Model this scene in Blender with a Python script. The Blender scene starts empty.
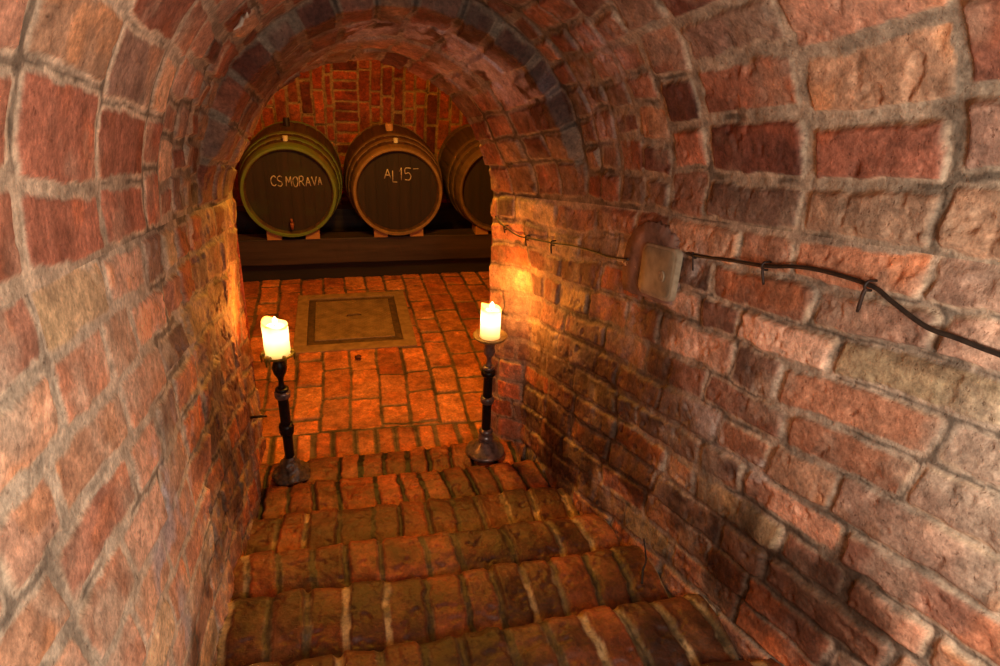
import bpy, bmesh, math, random
import numpy as np
from mathutils import Vector, Matrix

scene = bpy.context.scene
COL = scene.collection
PI = math.pi

# ------------------------------------------------------------------ camera and colour management
EYE = Vector((0.0, 0.0, 1.7))
def make_camera():
    t, p, r = math.radians(26.3), math.radians(14.7), math.radians(3.0)
    fwd = Vector((math.sin(p) * math.cos(t), math.cos(p) * math.cos(t), -math.sin(t)))
    right = Vector((math.cos(p), -math.sin(p), 0))
    up = right.cross(fwd)
    rr = math.cos(r) * right + math.sin(r) * up
    uu = -math.sin(r) * right + math.cos(r) * up
    cam = bpy.data.cameras.new('camera')
    cam.sensor_width = 36.0
    cam.lens = 36.0 * 650.0 / 1000.0
    cam.clip_start = 0.02
    o = bpy.data.objects.new('camera', cam)
    COL.objects.link(o)
    m = Matrix((rr, uu, -fwd)).transposed().to_4x4()
    m.translation = EYE
    o.matrix_world = m
    scene.camera = o
make_camera()
scene.view_settings.view_transform = 'Standard'
scene.view_settings.look = 'None'
scene.view_settings.exposure = 0.0
scene.view_settings.gamma = 1.0
scene.view_settings.use_curve_mapping = False
try:
    scene.cycles.use_denoising = True
    scene.cycles.max_bounces = 8
except Exception:
    pass

# ------------------------------------------------------------------ numpy noise
def _hash(ix, iy, seed):
    h = (ix.astype(np.int64) * 374761393 + iy.astype(np.int64) * 668265263 + seed * 982451653) & 0xFFFFFFFF
    h = ((h ^ (h >> 13)) * 1274126177) & 0xFFFFFFFF
    h = h ^ (h >> 16)
    return (h & 0xFFFFFF) / float(0xFFFFFF)

def vnoise(x, y, seed=0):
    xi = np.floor(x); yi = np.floor(y)
    fx = x - xi; fy = y - yi
    fx = fx * fx * fx * (fx * (fx * 6 - 15) + 10)
    fy = fy * fy * fy * (fy * (fy * 6 - 15) + 10)
    xi = xi.astype(np.int64); yi = yi.astype(np.int64)
    a = _hash(xi, yi, seed); b = _hash(xi + 1, yi, seed)
    c = _hash(xi, yi + 1, seed); d = _hash(xi + 1, yi + 1, seed)
    return (a + (b - a) * fx) * (1 - fy) + (c + (d - c) * fx) * fy

def fbm(x, y, seed=0, octaves=4, gain=0.5):
    s = np.zeros_like(x); amp = 1.0; tot = 0.0
    for k in range(octaves):
        s += amp * vnoise(x * 2 ** k + 17.3 * k, y * 2 ** k - 9.1 * k, seed + 101 * k)
        tot += amp; amp *= gain
    return s / tot

def sstep(a, b, x):
    t = np.clip((x - a) / (b - a), 0, 1)
    return t * t * (3 - 2 * t)

def mix(a, b, t):
    t = t[..., None]
    return a * (1 - t) + b * t

def lin(r, g, b):
    c = np.array([r, g, b], float) / 255.0
    return np.where(c <= 0.04045, c / 12.92, ((c + 0.055) / 1.055) ** 2.4)

# ------------------------------------------------------------------ materials
def new_mat(name):
    m = bpy.data.materials.new(name)
    m.use_nodes = True
    nt = m.node_tree
    return m, nt, nt.nodes['Principled BSDF'], nt.links

def masonry_mat(name, rough=0.82, fine=150.0, bump=0.5, spec=0.3):
    """colour and gloss come with the mesh (brick by brick); grain, pits and specks are node noise"""
    m, nt, b, L = new_mat(name)
    at = nt.nodes.new('ShaderNodeAttribute'); at.attribute_name = 'tint'
    gl = nt.nodes.new('ShaderNodeAttribute'); gl.attribute_name = 'gloss'
    tc = nt.nodes.new('ShaderNodeTexCoord')
    def noise(scale, detail, rough_=0.6):
        n = nt.nodes.new('ShaderNodeTexNoise'); n.inputs['Scale'].default_value = scale; n.inputs['Detail'].default_value = detail
        n.inputs['Roughness'].default_value = rough_
        L.new(tc.outputs['Object'], n.inputs['Vector']); return n
    def ramp(n, i0, i1, o0, o1):
        r = nt.nodes.new('ShaderNodeMapRange')
        r.inputs[1].default_value = i0; r.inputs[2].default_value = i1; r.inputs[3].default_value = o0; r.inputs[4].default_value = o1
        L.new(n.outputs['Fac'], r.inputs[0]); return r
    def math_(op, x, y):
        q = nt.nodes.new('ShaderNodeMath'); q.operation = op
        L.new(x, q.inputs[0]); L.new(y, q.inputs[1]); return q.outputs[0]
    n1 = noise(fine, 4); n2 = noise(fine * 0.3, 6, 0.7); n3 = noise(fine * 0.75, 3); n4 = noise(fine * 0.12, 5, 0.7)
    g = math_('MULTIPLY', ramp(n1, 0.3, 0.7, 0.72, 1.28).outputs[0], ramp(n2, 0.28, 0.72, 0.55, 1.45).outputs[0])
    g = math_('MULTIPLY', g, ramp(n4, 0.3, 0.7, 0.75, 1.25).outputs[0])
    vm = nt.nodes.new('ShaderNodeVectorMath'); vm.operation = 'SCALE'
    L.new(at.outputs['Color'], vm.inputs[0]); L.new(g, vm.inputs['Scale'])
    pits = ramp(n3, 0.28, 0.36, 0.6, 0.0)                 # dark pores
    mx = nt.nodes.new('ShaderNodeMixRGB'); mx.blend_type = 'MULTIPLY'; mx.inputs[2].default_value = (0.35, 0.28, 0.25, 1)
    L.new(pits.outputs[0], mx.inputs[0]); L.new(vm.outputs[0], mx.inputs[1])
    lime = ramp(n2, 0.66, 0.78, 0.0, 0.55)                # pale lime specks
    mx2 = nt.nodes.new('ShaderNodeMixRGB'); mx2.inputs[2].default_value = (0.42, 0.35, 0.28, 1)
    lm = math_('MULTIPLY', lime.outputs[0], ramp(n1, 0.4, 0.6, 0.2, 1.0).outputs[0])
    ga = nt.nodes.new('ShaderNodeMapRange'); ga.inputs[1].default_value = 0.0; ga.inputs[2].default_value = 0.3; ga.inputs[3].default_value = 1.0; ga.inputs[4].default_value = 0.15
    L.new(gl.outputs['Fac'], ga.inputs[0])
    lm = math_('MULTIPLY', lm, ga.outputs[0])
    L.new(lm, mx2.inputs[0]); L.new(mx.outputs[0], mx2.inputs[1])
    L.new(mx2.outputs[0], b.inputs['Base Color'])
    rr = nt.nodes.new('ShaderNodeMapRange'); rr.inputs[3].default_value = rough; rr.inputs[4].default_value = 0.28
    L.new(gl.outputs['Fac'], rr.inputs[0]); L.new(rr.outputs[0], b.inputs['Roughness'])
    b.inputs['Specular IOR Level'].default_value = spec
    hsum = math_('ADD', math_('ADD', n1.outputs['Fac'], n2.outputs['Fac']), ramp(n3, 0.30, 0.38, -0.6, 0.0).outputs[0])
    bp = nt.nodes.new('ShaderNodeBump'); bp.inputs['Strength'].default_value = bump; bp.inputs['Distance'].default_value = 0.0035
    L.new(hsum, bp.inputs['Height']); L.new(bp.outputs['Normal'], b.inputs['Normal'])
    return m

def noise_mat(name, c1, c2, scale=30.0, rough=0.6, metal=0.0, bump=0.2, dist=0.002, stretch=(1, 1, 1), lo=0.3, hi=0.7, spec=0.5):
    m, nt, b, L = new_mat(name)
    tc = nt.nodes.new('ShaderNodeTexCoord'); mp = nt.nodes.new('ShaderNodeMapping')
    mp.inputs['Scale'].default_value = stretch
    n = nt.nodes.new('ShaderNodeTexNoise'); n.inputs['Scale'].default_value = scale; n.inputs['Detail'].default_value = 6
    L.new(tc.outputs['Object'], mp.inputs['Vector']); L.new(mp.outputs[0], n.inputs['Vector'])
    r = nt.nodes.new('ShaderNodeValToRGB')
    r.color_ramp.elements[0].position = lo; r.color_ramp.elements[1].position = hi
    r.color_ramp.elements[0].color = (*c1, 1); r.color_ramp.elements[1].color = (*c2, 1)
    L.new(n.outputs['Fac'], r.inputs['Fac']); L.new(r.outputs['Color'], b.inputs['Base Color'])
    b.inputs['Roughness'].default_value = rough; b.inputs['Metallic'].default_value = metal
    b.inputs['Specular IOR Level'].default_value = spec
    bp = nt.nodes.new('ShaderNodeBump'); bp.inputs['Strength'].default_value = bump; bp.inputs['Distance'].default_value = dist
    L.new(n.outputs['Fac'], bp.inputs['Height']); L.new(bp.outputs['Normal'], b.inputs['Normal'])
    return m

# ------------------------------------------------------------------ objects
def link(name, me, mat, parent=None):
    o = bpy.data.objects.new(name, me)
    COL.objects.link(o)
    if mat: me.materials.append(mat)
    if parent is not None: o.parent = parent
    return o

def tag(o, label=None, cat=None, group=None, kind=None):
    if label: o['label'] = label
    if cat: o['category'] = cat
    if group: o['group'] = group
    if kind: o['kind'] = kind
    return o

def empty(name, loc=(0, 0, 0), rot=(0, 0, 0)):
    o = bpy.data.objects.new(name, None)
    o.empty_display_size = 0.05
    COL.objects.link(o)
    o.location = loc; o.rotation_euler = rot
    return o

def grid_mesh(name, P, tint=None, gloss=None, flip=False, close_v=False):
    """P (nu,nv,3) array -> smooth quad mesh with point attributes"""
    nu, nv = P.shape[:2]
    idx = np.arange(nu * nv).reshape(nu, nv)
    if close_v:
        idx = np.concatenate([idx, idx[:, :1]], 1)
    a, b, c, d = idx[:-1, :-1], idx[1:, :-1], idx[1:, 1:], idx[:-1, 1:]
    q = np.stack([a, d, c, b] if flip else [a, b, c, d], -1).reshape(-1, 4)
    me = bpy.data.meshes.new(name)
    me.vertices.add(nu * nv); me.vertices.foreach_set('co', P.reshape(-1).astype(np.float32))
    nf = len(q)
    me.loops.add(nf * 4); me.loops.foreach_set('vertex_index', q.reshape(-1).astype(np.int32))
    me.polygons.add(nf)
    me.polygons.foreach_set('loop_start', np.arange(0, nf * 4, 4, dtype=np.int32))
    me.polygons.foreach_set('loop_total', np.full(nf, 4, dtype=np.int32))
    me.polygons.foreach_set('use_smooth', np.ones(nf, dtype=bool))
    me.update(calc_edges=True)
    if tint is not None:
        at = me.attributes.new('tint', 'FLOAT_COLOR', 'POINT')
        c4 = np.ones((nu * nv, 4), np.float32); c4[:, :3] = np.clip(tint.reshape(-1, 3), 0, 1)
        at.data.foreach_set('color', c4.reshape(-1))
        at = me.attributes.new('gloss', 'FLOAT', 'POINT')
        g = np.zeros(nu * nv, np.float32) if gloss is None else np.clip(gloss, 0, 1).reshape(-1).astype(np.float32)
        at.data.foreach_set('value', g)
    return me

def surf_normals(P, flip=False):
    du = np.gradient(P, axis=0); dv = np.gradient(P, axis=1)
    n = np.cross(du, dv)
    n /= np.maximum(np.linalg.norm(n, axis=-1, keepdims=True), 1e-9)
    return -n if flip else n

# ------------------------------------------------------------------ brickwork
def cuts(rng, lo, hi, pick):
    e = [lo - rng.uniform(0, pick() * 0.9)]
    while e[-1] < hi + 0.3:
        e.append(e[-1] + pick())
    return np.array(e)

def brickwork(A, B, rows, pick, seed, mortar=0.016, wob=(0.010, 0.004), rad=0.008, bevel=0.007, edges=None):
    """A across the courses, B along them; rows = course boundaries. Gives a signed distance, randoms per brick"""
    rng = random.Random(seed)
    lw = (fbm(A * 3.1, B * 3.1, seed + 1, 2) - 0.5) * 2
    lw2 = (fbm(A * 3.3 + 40, B * 3.3, seed + 2, 2) - 0.5) * 2
    hw = (fbm(A * 26, B * 26, seed + 3, 3) - 0.5) * 2
    hw2 = (fbm(A * 26 + 9, B * 26, seed + 4, 3) - 0.5) * 2
    a = A + wob[0] * 1.6 * lw + wob[1] * 1.6 * hw
    b = B + wob[0] * 1.6 * lw2 + wob[1] * 1.6 * hw2
    rows = np.asarray(rows, float)
    ri = np.clip(np.searchsorted(rows, a) - 1, 0, len(rows) - 2)
    d = np.full(A.shape, 1.0)
    R = np.zeros(A.shape + (5,))
    ca = np.zeros_like(A); cb = np.zeros_like(A)
    for r in range(len(rows) - 1):
        e = edges(r, rng) if edges else cuts(rng, float(B.min()) - 0.1, float(B.max()) + 0.1, pick)
        n = len(e) - 1
        rnd = np.array([[rng.random() for _ in range(7)] for _ in range(n)])
        m = ri == r
        if not m.any():
            continue
        bb = b[m]; aa = a[m]
        ci = np.clip(np.searchsorted(e, bb) - 1, 0, n - 1)
        q = rnd[ci]
        mo = mortar * (0.55 + 0.9 * q[:, 5])
        b0, b1 = e[ci], e[ci + 1]
        a0, a1 = rows[r], rows[r + 1]
        hb = (b1 - b0) / 2 - mo / 2; ha = (a1 - a0) / 2 - mo / 2 * (0.8 + 0.4 * q[:, 6])
        cbv = (b0 + b1) / 2; cav = (a0 + a1) / 2
        rr = np.minimum(rad, np.minimum(ha, hb) * 0.6)
        xb = np.abs(bb - cbv) - hb + rr; xa = np.abs(aa - cav) - ha + rr
        dd = np.hypot(np.maximum(xb, 0), np.maximum(xa, 0)) + np.minimum(np.maximum(xa, xb), 0) - rr
        d[m] = dd
        R[m] = q[:, :5]
        ca[m] = (aa - cav) / np.maximum(ha, 1e-3); cb[m] = (bb - cbv) / np.maximum(hb, 1e-3)
    prof = 1 - sstep(-bevel, bevel * 0.25, d)
    return dict(d=d, prof=prof, R=R, ca=ca, cb=cb)

def brick_relief(A, B, k, seed, depth=0.012, rough=0.004, smear=0.35):
    p = k['prof']; R = k['R']
    f1 = fbm(A * 18, B * 18, seed + 11, 4)
    f2 = fbm(A * 70, B * 70, seed + 12, 3)
    sm = sstep(0.5, 0.72, fbm(A * 6, B * 6, seed + 13, 3)) * smear
    dep = depth * (0.45 + 0.9 * R[..., 1])
    tilt = (R[..., 2] - 0.5) * 0.008 * k['ca'] + (R[..., 3] - 0.5) * 0.010 * k['cb']
    hb = dep + tilt + rough * 1.6 * (f1 - 0.5) + 0.0022 * (f2 - 0.5)
    pit = sstep(0.62, 0.78, fbm(A * 34, B * 34, seed + 14, 3)) * 0.004
    hb -= pit
    hm = 0.006 * (f1 - 0.5) + 0.003 * (f2 - 0.5) + sm * depth * 0.9
    return hm * (1 - p) + np.maximum(hb, hm - 0.002) * p, sm

PAL = [lin(186, 118, 90), lin(168, 106, 82), lin(198, 134, 108), lin(146, 94, 76), lin(178, 124, 98),
       lin(202, 146, 122), lin(134, 96, 82), lin(190, 108, 74), lin(156, 114, 96), lin(192, 150, 116)]
PAL = [p * np.array([1.0, 1.10, 1.04]) for p in PAL]

def brick_tint(A, B, k, seed, mortar=(150, 136, 118), pal=PAL, dust=0.3, var=0.35, arris=0.0, lime=(206, 178, 146)):
    R = k['R']; p = k['prof']
    pa = np.array(pal)
    c = pa[np.clip((R[..., 0] * len(pa)).astype(int), 0, len(pa) - 1)]
    f = fbm(A * 14, B * 14, seed + 21, 4)
    g = fbm(A * 46, B * 46, seed + 22, 3)
    c = c * (1 + var * 2 * (R[..., 4] - 0.5))[..., None] * (0.62 + 0.76 * f)[..., None] * (0.8 + 0.4 * g)[..., None]
    burnt = sstep(0.6, 0.75, fbm(A * 8 + 3, B * 8, seed + 23, 3)) * 0.55
    c = mix(c, c * np.array([0.50, 0.42, 0.40]), burnt)
    orange = sstep(0.58, 0.72, fbm(A * 10 + 30, B * 10, seed + 26, 3)) * 0.6
    c = mix(c, c * np.array([1.35, 1.05, 0.75]), orange)
    m = lin(*mortar) * (0.6 + 0.8 * fbm(A * 22, B * 22, seed + 24, 4))[..., None]
    mortar_dark = sstep(0.55, 0.7, fbm(A * 7, B * 7 + 5, seed + 27, 3)) * 0.5
    m = mix(m, m * 0.45, mortar_dark)
    crack = sstep(0.0035, 0.007, k['d'] + 0.003 * (fbm(A * 60, B * 60, seed + 29, 2) - 0.5)) * sstep(0.46, 0.56, fbm(A * 5, B * 5 + 9, seed + 28, 3))
    m = mix(m, m * 0.30, crack * 0.85)                                    # joints where the mortar has fallen out
    du = sstep(0.5, 0.74, fbm(A * 9, B * 9, seed + 25, 4)) * dust      # lime dust and smeared mortar over the faces
    c = mix(c, m * 1.1, du)
    pm = sstep(0.15, 0.75, p)
    c = mix(m, c, pm)
    if arris > 0:                                                    # pale lime crust along the brick edges
        jag = 0.006 * (fbm(A * 40, B * 40, seed + 31, 3) - 0.5)
        ln = np.exp(-((k['d'] + 0.001 + jag) / 0.0026) ** 2) * sstep(0.46, 0.60, fbm(A * 11, B * 11, seed + 30, 3))
        c = mix(c, np.broadcast_to(lin(*lime), c.shape), ln * arris)
    return c

def blotch(X, Y, spots):
    """soft union of stains: (x, y, rx, ry, strength)"""
    s = np.zeros_like(X)
    for (x, y, rx, ry, k) in spots:
        q = np.sqrt(((X - x) / rx) ** 2 + ((Y - y) / ry) ** 2)
        s = np.maximum(s, k * (1 - sstep(0.35, 1.15, q)))
    return s

M_WALL = masonry_mat('old_brickwork')
M_FLOOR = masonry_mat('floor_brick', rough=0.6, fine=110.0, bump=0.3, spec=0.4)
M_STEP = masonry_mat('step_brick', rough=0.6, fine=130.0, bump=0.45, spec=0.4)

# ------------------------------------------------------------------ stair tunnel
KY = np.array([-1.4, 0.97, 1.235, 1.45, 1.75, 1.93, 2.02, 2.10, 2.20, 2.30, 2.42])
KXL = np.array([-0.20, -0.312, -0.328, -0.340, -0.348, -0.346, -0.356, -0.380, -0.386, -0.386, -0.384])
KXR = np.array([0.90, 0.755, 0.738, 0.724, 0.706, 0.702, 0.702, 0.700, 0.690, 0.625, 0.585])
KVL = np.array([-0.20, -0.312, -0.328, -0.342, -0.356, -0.350, -0.350, -0.352, -0.354, -0.356, -0.365])
KVR = np.array([0.90, 0.755, 0.738, 0.724, 0.712, 0.690, 0.675, 0.655, 0.630, 0.605, 0.580])
KZS = np.array([1.84, 1.375, 1.32, 1.275, 1.210, 1.170, 1.150, 1.134, 1.115, 1.095, 1.070])
KZC = np.array([2.42, 1.925, 1.870, 1.825, 1.765, 1.715, 1.690, 1.666, 1.635, 1.605, 1.560])
def ip(y, K):
    return np.interp(y, KY, K)

def y_samples():
    return np.concatenate([np.linspace(-1.4, 0.32, 60)[:-1], np.arange(0.32, 2.42, 0.0035), [2.42]])

def course_coord(y, z):
    zs = ip(y, KZS)
    return (zs - z) * (1 + 0.15 * (1.35 - np.clip(y, 0.3, 3)))

def side_wall(name, side):
    ys = y_samples()
    w = np.concatenate([np.linspace(-1.30, -1.0, 40)[:-1], np.arange(-1.0, 0.0, 0.0036), [0.0]])
    W, Y = np.meshgrid(w, ys, indexing='ij')
    Z = ip(Y, KZS) + W
    t = sstep(-0.45, 0.0, W)
    X = (ip(Y, KXL) * (1 - t) + ip(Y, KVL) * t) if side < 0 else (ip(Y, KXR) * (1 - t) + ip(Y, KVR) * t)
    X = X + side * -0.018 * (fbm(Y * 2.2, Z * 2.2, 5 + side, 2) - 0.5) * 2 * sstep(0, 0.2, -W) 
    P = np.stack([X, Y, Z], -1)
    A = course_coord(Y, Z); B = Y + 3.0
    rng = random.Random(40 + side)
    rows = [0.0]
    while rows[-1] < 1.6:
        rows.append(rows[-1] + (rng.uniform(0.088, 0.106) if side < 0 else rng.uniform(0.074, 0.094)))
    if side < 0:
        pick = lambda: rng.choice([rng.uniform(0.13, 0.17), rng.uniform(0.19, 0.25)])
    else:
        pick = lambda: rng.choice([rng.uniform(0.12, 0.16), rng.uniform(0.22, 0.29), rng.uniform(0.22, 0.29)])
    sd = 300 + 50 * side
    k = brickwork(A, B, rows, pick, sd, mortar=0.015, wob=(0.009, 0.0042), rad=0.009)
    h, sm = brick_relief(A, B, k, sd, depth=(0.0040 if side < 0 else 0.0075), rough=(0.0020 if side < 0 else 0.0045), smear=0.6)
    crust = sstep(1.0, 1.25, Y)
    h = h * ((0.5 + 0.9 * crust) if side < 0 else 1.0) + crust * 0.006 * (fbm(A * 30, B * 30, 69, 4) - 0.5)
    gl = np.zeros_like(A)
    if side < 0:
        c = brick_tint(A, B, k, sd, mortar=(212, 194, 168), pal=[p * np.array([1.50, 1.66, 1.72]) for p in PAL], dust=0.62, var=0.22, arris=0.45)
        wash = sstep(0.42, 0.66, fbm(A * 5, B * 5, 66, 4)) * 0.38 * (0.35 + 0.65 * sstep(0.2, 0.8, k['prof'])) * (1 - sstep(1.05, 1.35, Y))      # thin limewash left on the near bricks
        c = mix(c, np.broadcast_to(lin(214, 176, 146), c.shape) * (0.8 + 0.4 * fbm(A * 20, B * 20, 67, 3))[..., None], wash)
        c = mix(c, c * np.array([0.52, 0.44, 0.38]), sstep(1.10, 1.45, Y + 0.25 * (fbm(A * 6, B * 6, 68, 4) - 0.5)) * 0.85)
        salt = blotch(Y, Z, [(0.90, 0.97, 0.07, 0.14, 1), (1.0, 0.93, 0.06, 0.12, .9), (0.82, 0.90, 0.06, 0.10, 1), (1.08, 0.92, 0.04, 0.14, .9), (0.86, 0.76, .05, .1, .8), (1.62, 1.28, 0.03, 0.28, .8)])
        salt *= sstep(0.42, 0.6, fbm(A * 16, B * 16, 61, 4))
        c = mix(c, np.broadcast_to(lin(196, 186, 188), c.shape), salt * 0.75)
        soot_shade = blotch(Y, Z, [(1.55, 0.72, 0.30, 0.35, .7), (1.9, 0.75, 0.30, 0.5, .6), (1.45, 0.5, .4, .2, .8), (2.15, 0.35, .2, .35, .8), (1.05, .60, .22, .16, .9), (0.92, .62, .14, .10, .9), (1.2, .78, .1, .2, .6)])
    else:
        c = brick_tint(A, B, k, sd, mortar=(172, 152, 130), pal=[p * np.array([1.05, 1.20, 1.26]) for p in PAL], dust=0.55, arris=0.6)
        salt = blotch(Y, Z, [(1.02, 0.93, 0.16, 0.05, 1), (0.86, 0.93, 0.05, 0.14, .9), (1.18, 1.24, 0.05, 0.07, 1), (1.45, .98, .1, .16, .5), (1.25, .82, .16, .05, .7), (0.75, .72, .2, .08, .5)])
        salt *= sstep(0.46, 0.62, fbm(A * 18, B * 18, 62, 4))
        c = mix(c, np.broadcast_to(lin(190, 172, 160), c.shape), salt * 0.7)
        soot_shade = blotch(Y, Z, [(1.30, 1.06, 0.16, 0.12, .85), (1.10, 0.86, 0.12, 0.09, .6), (0.95, 0.72, 0.22, 0.10, 1), (0.72, 0.74, 0.25, 0.10, .95),  # soot, plus painted shade low down where the light falls off
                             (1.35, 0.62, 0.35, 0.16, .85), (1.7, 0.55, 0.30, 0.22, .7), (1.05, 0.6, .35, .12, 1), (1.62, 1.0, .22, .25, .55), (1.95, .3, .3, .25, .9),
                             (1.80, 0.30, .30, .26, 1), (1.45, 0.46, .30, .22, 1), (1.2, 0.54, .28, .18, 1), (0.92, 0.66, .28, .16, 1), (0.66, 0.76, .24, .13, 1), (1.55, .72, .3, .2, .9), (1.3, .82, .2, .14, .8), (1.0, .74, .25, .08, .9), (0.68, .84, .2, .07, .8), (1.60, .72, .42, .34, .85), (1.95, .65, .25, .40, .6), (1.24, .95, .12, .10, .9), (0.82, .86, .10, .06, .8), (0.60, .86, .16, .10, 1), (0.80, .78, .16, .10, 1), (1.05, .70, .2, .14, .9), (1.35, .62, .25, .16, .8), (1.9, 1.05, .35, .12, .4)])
    soot_shade *= sstep(0.24, 0.52, fbm(A * 7, B * 7, 63, 4)) * 0.95 + 0.05
    c = mix(c, c * np.array([0.14, 0.105, 0.09]), soot_shade * 0.95)
    gl = np.maximum(gl, 0.45 * soot_shade)
    N = surf_normals(P)
    if (N[..., 0] * -side).mean() < 0: N = -N
    fade = sstep(0, 0.022, -W)
    P2 = P + N * (h * fade)[..., None]
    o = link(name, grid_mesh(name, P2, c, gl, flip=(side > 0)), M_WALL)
    tag(o, kind='structure')
    return o

def vault():
    ys = y_samples()
    ph = np.linspace(PI, 0, 480)
    PH, Y = np.meshgrid(ph, ys, indexing='ij')
    xl, xr, zs, zc = ip(Y, KVL), ip(Y, KVR), ip(Y, KZS), ip(Y, KZC)
    X = (xl + xr) / 2 + (xr - xl) / 2 * np.cos(PH)
    Z = zs + (zc - zs) * np.sin(PH)
    P = np.stack([X, Y, Z], -1)
    A = Y.copy()                                    # the vault is laid in rings, so courses run across
    B = (PI - PH) * 0.54
    rings = [-1.6, -1.33, -1.07, -0.81, -0.55, -0.29, -0.03, 0.17, 0.42, 0.68, 0.93, 1.19, 1.32, 1.44, 1.56, 1.68, 1.778, 1.935, 2.09, 2.25, 2.44]
    rng = random.Random(8)
    def edges(r, _):
        a = rings[r]
        lo, hi = (0.088, 0.108) if a < 1.25 else ((0.070, 0.090) if a < 1.77 else (0.095, 0.125))
        n = int(round(PI * 0.54 / ((lo + hi) / 2)))
        e = np.linspace(0, PI * 0.54, n + 1)
        e[1:-1] += np.array([rng.uniform(-0.012, 0.012) for _ in range(n - 1)])
        return e
    sd = 700
    k = brickwork(A, B, rings, None, sd, mortar=0.017, wob=(0.010, 0.004), rad=0.009, edges=edges)
    h, sm = brick_relief(A, B, k, sd, depth=0.008, rough=0.004, smear=0.6)
    h = h * (1 - 0.65 * sstep(-0.1, -0.7, np.cos(PH)) * (1 - sstep(1.3, 1.6, Y)))
    pal = [lin(160, 106, 82), lin(144, 92, 72), lin(168, 122, 98), lin(124, 78, 62), lin(156, 110, 88), lin(112, 68, 54), lin(166, 130, 102), lin(146, 114, 96)]
    c = brick_tint(A, B, k, sd, mortar=(160, 142, 120), pal=pal, dust=0.4, arris=0.35)
    flank = sstep(0.35, 0.95, np.abs(np.cos(PH)) + 0.25 * (fbm(A * 5, B * 5, 79, 3) - 0.5)) * (1 - sstep(1.15, 1.7, Y))  # paler tone on the flanks, fading towards the crown and the arch
    c = c * (0.66 + (0.40 + 0.75 * sstep(0.1, -0.6, np.cos(PH))) * flank)[..., None]
    dark = sstep(0.0, 1.0, sstep(1.70, 1.84, Y) * (1 - sstep(2.3, 2.42, Y))) * 0.0
    # shiny lime plaster on the ring; its lilac paints in reflected daylight
    ang = np.degrees(PH)
    lime = blotch(ang, Y, [(52, 2.0, 20, 0.15, 1), (74, 2.0, 16, 0.14, .8), (40, 1.9, 12, .12, .7), (100, 2.02, 16, .12, .75), (118, 2.0, 8, .1, .6), (60, 2.2, 18, .1, .7),
                           (28, 1.62, 14, .12, .5), (40, 1.5, 10, .15, .5)])
    lime *= sstep(0.40, 0.50, fbm(A * 9, B * 9, 71, 4))
    seam = blotch(ang, Y, [(162, 1.60, 34, 0.026, 1)]) * sstep(0.3, 0.5, fbm(A * 12, B * 12, 77, 3))
    c = mix(c, np.broadcast_to(lin(186, 168, 172), c.shape) * (0.8 + 0.4 * fbm(A * 30, B * 30, 72, 3))[..., None], lime * 0.8)
    soot_shade = blotch(ang, Y, [(140, 1.9, 28, 0.14, .8), (90, 1.84, 60, 0.07, .8), (30, 1.82, 30, .06, .9), (120, 2.05, 30, .16, .8), (60, 1.5, 40, .3, .4), (80, 1.9, 70, .16, .85), (60, 2.25, 50, .14, .6)])
    soot_shade *= sstep(0.25, 0.55, fbm(A * 8, B * 8, 73, 4))
    c = mix(c, c * np.array([0.34, 0.22, 0.19]), soot_shade * (1 - lime) * 0.9)
    c = mix(c, np.broadcast_to(lin(186, 170, 146), c.shape), seam * 0.75)
    gl = lime * 0.75 + soot_shade * 0.35
    # lime-washed inner lip of the ring
    lip = sstep(2.06, 2.12, Y + 0.02 * (fbm(A * 20, B * 20, 75, 2) - .5)) * (1 - sstep(2.13, 2.2, Y)) * sstep(0.25, 0.7, np.sin(PH))
    c = mix(c, np.broadcast_to(lin(128, 104, 86), c.shape) * (0.6 + 0.8 * fbm(A * 24, B * 24, 76, 3))[..., None], lip * 0.45)
    h = h * (1 - 0.7 * lip) + 0.010 * lip
    # second ring hangs lower than the vault in front of it
    wave = 0.018 * (fbm(B * 6, A * 0 + 3, 74, 2) - 0.5)
    h = h + 0.045 * sstep(1.790, 1.812, Y + wave) * sstep(0.04, 0.45, np.sin(PH)) * (1 - 0.45 * sstep(2.2, 2.42, Y))
    N = surf_normals(P)
    ctr = np.stack([(xl + xr) / 2, Y, zs], -1)
    if ((ctr - P) * N).sum(-1).mean() < 0: N = -N
    edge = np.minimum(B, PI * 0.54 - B)
    fade = sstep(0, 0.022, edge)
    P2 = P + N * (h * fade)[..., None]
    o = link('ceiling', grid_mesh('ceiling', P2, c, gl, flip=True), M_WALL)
    tag(o, kind='structure')

side_wall('wall_left', -1)
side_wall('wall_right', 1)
vault()

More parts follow.
